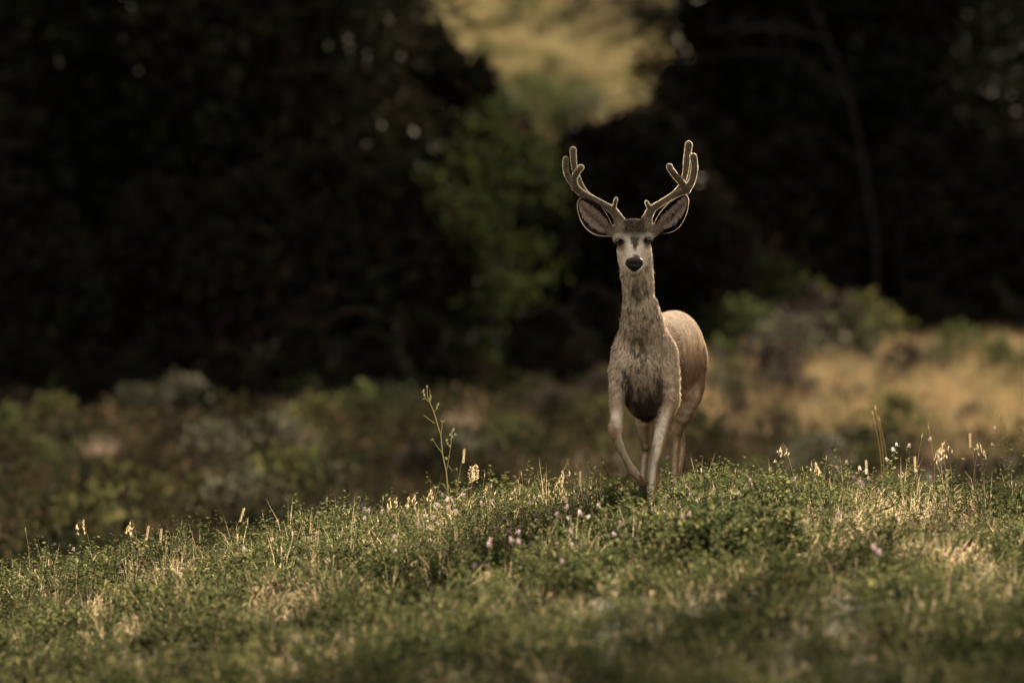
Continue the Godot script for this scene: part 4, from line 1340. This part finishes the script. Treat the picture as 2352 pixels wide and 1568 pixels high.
func build_field() -> void:
	var kinds := [
		["sage_bush", "bush", lin(0.085, 0.083, 0.060), lin(0.05, 0.052, 0.038)],
		["purple_brush", "bush", lin(0.034, 0.027, 0.026), lin(0.022, 0.018, 0.018)],
		["yellow_bush", "bush", lin(0.085, 0.080, 0.032), lin(0.045, 0.05, 0.022)],
		["pink_grass_clump", "grass clump", lin(0.125, 0.095, 0.070), lin(0.2, 0.13, 0.1)],
		["green_bush", "bush", lin(0.055, 0.065, 0.027), lin(0.035, 0.042, 0.02)]]
	var made := []
	for k in kinds:
		made.append(null)
	var words := ["dusty grey bush", "purplish brush", "yellowish bush", "pinkish grass clump", "dark green bush"]
	var n := 0
	for e in 262:
		var z := -20.0 - 88.0 * pow(rng.randf(), 0.9)
		var u := rng.randf_range(-40.0, 2400.0)
		if u < 1000.0 and z < -74.0:
			continue
		var p := ground_at(u, z)
		var kind := rng.randi() % 5
		if e >= 225:
			u = rng.randf_range(1500.0, 2400.0)
			z = rng.randf_range(-112.0, -45.0)
			p = ground_at(u, z)
			kind = [0, 1, 4][rng.randi() % 3]
		elif u > 1550.0 and rng.randf() < 0.35:
			kind = 3 if rng.randf() < 0.5 else 2
		var k: Array = kinds[kind]
		var size := rng.randf_range(0.38, 1.0)
		var marks := ["at the left edge", "under the left evergreens", "below the arching branch", "just left of the tallest stem", "just right of the tallest stem", "left of the deer", "behind the deer", "right of the deer", "behind golden grass blades", "at the right edge"]
		var limits := [250, 500, 800, 1000, 1200, 1400, 1650, 1850, 2100, 9999]
		var m := 0
		while u > limits[m]:
			m += 1
		var far := "far back in field" if z < -66.0 else ("midway across field" if z < -42.0 else "just beyond the crest")
		var label := "%s %s %s, %s" % ["small" if size < 0.55 else ("large" if size > 0.82 else "medium"), words[kind], far, marks[m]]
		if made[kind] == null:
			var o := thing(k[0], label, k[1], p, 0.0, "shrubs and clumps across the shaded field")
			if kind == 3:
				part("blades", dry_tuft(70, 0.35, 0.8, 0.03, 0.7, k[2], 0.0), straw, o)
			else:
				part("foliage", crown(0.85, 0.62, 0.08, 9, 420, 0.11, k[2], k[3], 0.0), field_leaf, o)
				part("stem", trunk(0.6, 0.03, lin(0.06, 0.045, 0.035), 5, 0.4), bark, o)
			o.scale = Vector3.ONE * size
			made[kind] = o
		else:
			again(made[kind], label, p, rng.randf() * TAU, size)
		n += 1
	for s in [[4, 1775, -103, 2.73, "tall green bush rising against the dark trees right of the deer"], [0, 1580, -101, 2.47, "dusty brush mound rising behind the deer's back"], [3, 1640, -103, 2.21, "tan grass mound behind the deer's rump"], [1, 1690, -95, 1.95, "dark brush between the deer and the tall green bush"], [2, 1850, -92, 2.08, "yellow green bush right of the tall green bush"], [1, 1900, -82, 1.95, "dark low brush before the yellow green bush"], [4, 2290, -74, 1.2, "dark green bush nearest the right edge in the dry grass"], [1, 2090, -70, 1.3, "dark brush in the dry grass behind the golden blades"], [4, 1960, -82, 1.5, "dark green bush in the middle of the dry grass"], [1, 1760, -66, 1.5, "dark brush low in the dry grass right of the deer"], [0, 1840, -76, 1.6, "dusty grey bush amid the dry grass"], [4, 1700, -88, 1.7, "dark green bush at the left end of the dry grass"], [4, 2200, -79, 1.30, "dark green bush in the golden grass near the right edge"], [2, 1980, -90, 1.82, "yellow green bush before the bare leaning trunk"]]:
		again(made[s[0]], s[4], ground_at(s[1], s[2]), rng.randf() * TAU, s[3])
	var xf := []
	var tint := PackedColorArray()
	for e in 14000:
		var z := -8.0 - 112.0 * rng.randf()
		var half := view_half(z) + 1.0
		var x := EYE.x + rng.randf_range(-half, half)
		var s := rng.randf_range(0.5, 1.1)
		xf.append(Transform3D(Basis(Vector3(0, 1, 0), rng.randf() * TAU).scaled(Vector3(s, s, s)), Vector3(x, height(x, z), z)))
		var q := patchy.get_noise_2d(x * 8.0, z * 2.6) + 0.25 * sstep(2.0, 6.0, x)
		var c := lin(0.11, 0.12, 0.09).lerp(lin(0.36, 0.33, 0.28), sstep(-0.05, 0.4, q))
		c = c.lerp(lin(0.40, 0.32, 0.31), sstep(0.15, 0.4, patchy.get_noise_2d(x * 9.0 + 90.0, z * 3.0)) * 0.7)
		c = c * (0.34 + 0.16 * sstep(-3.0, 1.0, x) + 0.25 * sstep(1.8, 4.2, x) * sstep(-30.0, -50.0, z))  # tint darkened toward the left as painted shade, brighter to the right
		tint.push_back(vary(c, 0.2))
	var sx := []
	var stint := PackedColorArray()
	for e in 3200:
		var z := -9.0 - 105.0 * rng.randf()
		var half := view_half(z) + 1.0
		var x := EYE.x + rng.randf_range(-half, half)
		var pn := patchy.get_noise_2d(x * 7.0 + 30.0, z * 3.0)
		if pn < 0.02 or x > 2.2 and rng.randf() < 0.7:
			continue
		var q := clampf(pn * 2.0, 0.0, 1.0)
		var sz := rng.randf_range(0.5, 1.35)
		sx.append(Transform3D(Basis(Vector3(0, 1, 0), rng.randf() * TAU).scaled(Vector3(sz, sz * rng.randf_range(0.7, 1.3), sz)), Vector3(x, height(x, z), z)))
		stint.push_back(vary(lin(0.42, 0.40, 0.37).lerp(lin(1.45, 1.12, 0.92) if rng.randf() < 0.32 else lin(0.5, 0.58, 0.38), q), 0.45))
	scatter("field_foliage", "low tangled scrub filling the field between the bushes", crown(0.5, 0.42, 0.05, 7, 150, 0.09, lin(0.06, 0.055, 0.038), lin(0.035, 0.034, 0.024), 0.0), field_leaf, sx, stint)
	var tx := []
	var tt := PackedColorArray()
	for e in 1900:
		var z := -46.0 - 72.0 * rng.randf()
		var p := ground_at(rng.randf_range(1560.0, 2420.0), z)
		if patchy.get_noise_2d(p.x * 5.0 + 60.0, p.z * 2.0) < 0.32 - 0.6 * sstep(2.5, 6.5, p.x):
			continue
		var sz := rng.randf_range(0.7, 1.25)
		tx.append(Transform3D(Basis(Vector3(0, 1, 0), rng.randf() * TAU).scaled(Vector3(sz, sz, sz)), p))
		tt.push_back(vary(lin(1.0, 0.85, 0.75) if rng.randf() < 0.3 else lin(0.9, 0.9, 0.8), 0.25))
	scatter("tan_grass", "tall dry tan grass across the right of the field", dry_tuft(24, 0.4, 0.85, 0.016, 0.5, lin(0.140, 0.108, 0.064), 0.0), straw, tx, tt)
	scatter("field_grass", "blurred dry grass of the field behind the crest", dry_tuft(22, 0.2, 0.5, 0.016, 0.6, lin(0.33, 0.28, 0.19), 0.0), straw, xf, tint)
	xf = []
	tint = PackedColorArray()
	for e in 8000:
		var z := -156.0 - 86.0 * rng.randf()
		var x := EYE.x + rng.randf_range(-290.0, 360.0) / RAD * (30.0 - z)
		var s := rng.randf_range(0.8, 1.6)
		xf.append(Transform3D(Basis(Vector3(0, 1, 0), rng.randf() * TAU).scaled(Vector3(s, s, s)), Vector3(x, height(x, z), z)))
		var q := patchy.get_noise_2d(x * 3.0, z * 1.5)
		tint.push_back(vary(lin(0.36, 0.345, 0.28).lerp(lin(0.17, 0.18, 0.12), sstep(0.0, 0.4, q)), 0.2))
	scatter("hillside_grass", "golden dry grass on the sunlit hillside", dry_tuft(26, 0.25, 0.6, 0.03, 0.7, lin(0.40, 0.33, 0.205), 0.0), straw, xf, tint)
	for s in [[4, 1040, -180, 1.49, "green bush low on the golden hillside, beside the left crown edge"], [4, 1190, -204, 1.95, "green bush at the top of the golden hillside"], [1, 1345, -206, 2.42, "dark purplish bush at the top of the golden hillside"], [4, 1235, -170, 1.95, "wide green bush at the foot of the golden hillside"], [1, 1420, -202, 2.30, "purplish bush right of the one topping the hillside"], [4, 1165, -172, 1.49, "green bush left of the wide one at the foot of the hillside"], [4, 1095, -168, 1.84, "green bush where the hillside meets the left crown edge"], [0, 1150, -166, 1.95, "grey green bush at the very foot of the hillside"], [4, 1290, -166, 2.18, "broad green bush at the very foot of the hillside"], [0, 1355, -168, 1.84, "grey green bush right of the broad one at the hillside foot"], [4, 1210, -176, 1.72, "green bush a third of the way up the hillside"], [4, 985, -206, 1.38, "small green bush high beside the left crown edge"], [4, 1320, -172, 1.84, "green bush right of the wide one at the foot of the hillside"], [2, 1270, -184, 1.15, "yellow green bush midway up the golden hillside"], [4, 1110, -190, 1.03, "small green bush midway up the golden hillside"], [1, 1480, -198, 2.07, "purplish bush at the right end of the golden hillside"]]:
		var o := again(made[s[0]], s[4], ground_at(s[1], s[2]), rng.randf() * TAU, s[3])
		o.set_meta("group", "bushes on the golden hillside")

# things that still share a label are told apart by their order from the left
func single_out() -> void:
	var by := {}
	for o in get_children():
		if o is Node3D and o.has_meta("category"):
			var l: String = o.get_meta("label")
			if not by.has(l):
				by[l] = []
			by[l].append(o)
	var order := ["second", "third", "fourth", "fifth", "sixth", "seventh", "eighth", "ninth", "tenth", "eleventh"]
	for l in by:
		var same: Array = by[l]
		if same.size() < 2:
			continue
		same.sort_custom(func(a: Node3D, b: Node3D) -> bool: return (a.position.x - EYE.x) / (EYE.z - a.position.z) < (b.position.x - EYE.x) / (EYE.z - b.position.z))
		for k in same.size():
			same[k].set_meta("label", l + (", leftmost" if k == 0 else (", rightmost" if k == same.size() - 1 else ", %s from left" % order[k - 1])))

# ---------------------------------------------------------------- the scene
func _ready() -> void:
	rng.seed = 77
	wob.seed = 3
	wob.frequency = 0.35
	fleck.seed = 9
	fleck.frequency = 1.0
	fleck.fractal_octaves = 2
	patchy.seed = 21
	patchy.frequency = 0.08
	var cam := Camera3D.new()
	cam.name = "camera"
	add_child(cam)
	cam.position = EYE
	cam.rotation = Vector3(-PITCH, 0, 0)
	cam.near = 0.5
	cam.far = 900.0
	var lens := CameraAttributesPhysical.new()
	lens.frustum_near = 0.5
	lens.frustum_far = 900.0
	lens.frustum_focal_length = 12.0 / (784.0 / RAD)
	lens.frustum_focus_distance = 29.9
	lens.exposure_aperture = 1.9
	cam.attributes = lens
	cam.fov = rad_to_deg(2.0 * atan(784.0 / RAD))
	cam.current = true
	var we := WorldEnvironment.new()
	we.name = "world_environment"
	var env := Environment.new()
	var sky := Sky.new()
	var sm := ProceduralSkyMaterial.new()
	sm.sky_top_color = Color(0.64, 0.635, 0.61)
	sm.sky_horizon_color = Color(0.84, 0.78, 0.70)
	sm.sky_curve = 0.15
	sm.sky_energy_multiplier = 0.57
	sm.ground_bottom_color = Color(0.2, 0.17, 0.12)
	sm.ground_horizon_color = Color(0.5, 0.45, 0.38)
	sky.sky_material = sm
	env.background_mode = Environment.BG_SKY
	env.sky = sky
	env.tonemap_mode = Environment.TONE_MAPPER_LINEAR
	env.tonemap_exposure = 6.4
	env.sdfgi_enabled = true
	env.ssao_enabled = true
	env.ssil_enabled = true
	we.environment = env
	add_child(we)
	var sun := DirectionalLight3D.new()
	sun.name = "sun"
	sun.light_energy = 1.6
	sun.light_color = Color(1.0, 0.925, 0.81)
	sun.light_angular_distance = 0.5
	sun.shadow_enabled = true
	add_child(sun)
	var az := deg_to_rad(13.0)
	var el := deg_to_rad(17.0)
	sun.look_at_from_position(Vector3(sin(az) * cos(el), sin(el), -cos(az) * cos(el)), Vector3.ZERO)
	build_ground()
	leafy = mat(0.9, 0.9, 0.07)
	straw = mat(0.85, 0.9, 0.1)
	petal = mat(0.7, 0.8, 0.2)
	bark = mat(0.95, 0.0, 0.1)
	shade_leaf = mat(0.9, 0.12, 0.05)
	field_leaf = mat(0.95, 0.6, 0.03)
	build_trees()
	build_field()
	print("far ", Time.get_ticks_msec())
	build_deer()
	build_meadow()
	build_rough_growth()
	build_meadow_things()
	single_out()
	print("deer ", Time.get_ticks_msec())
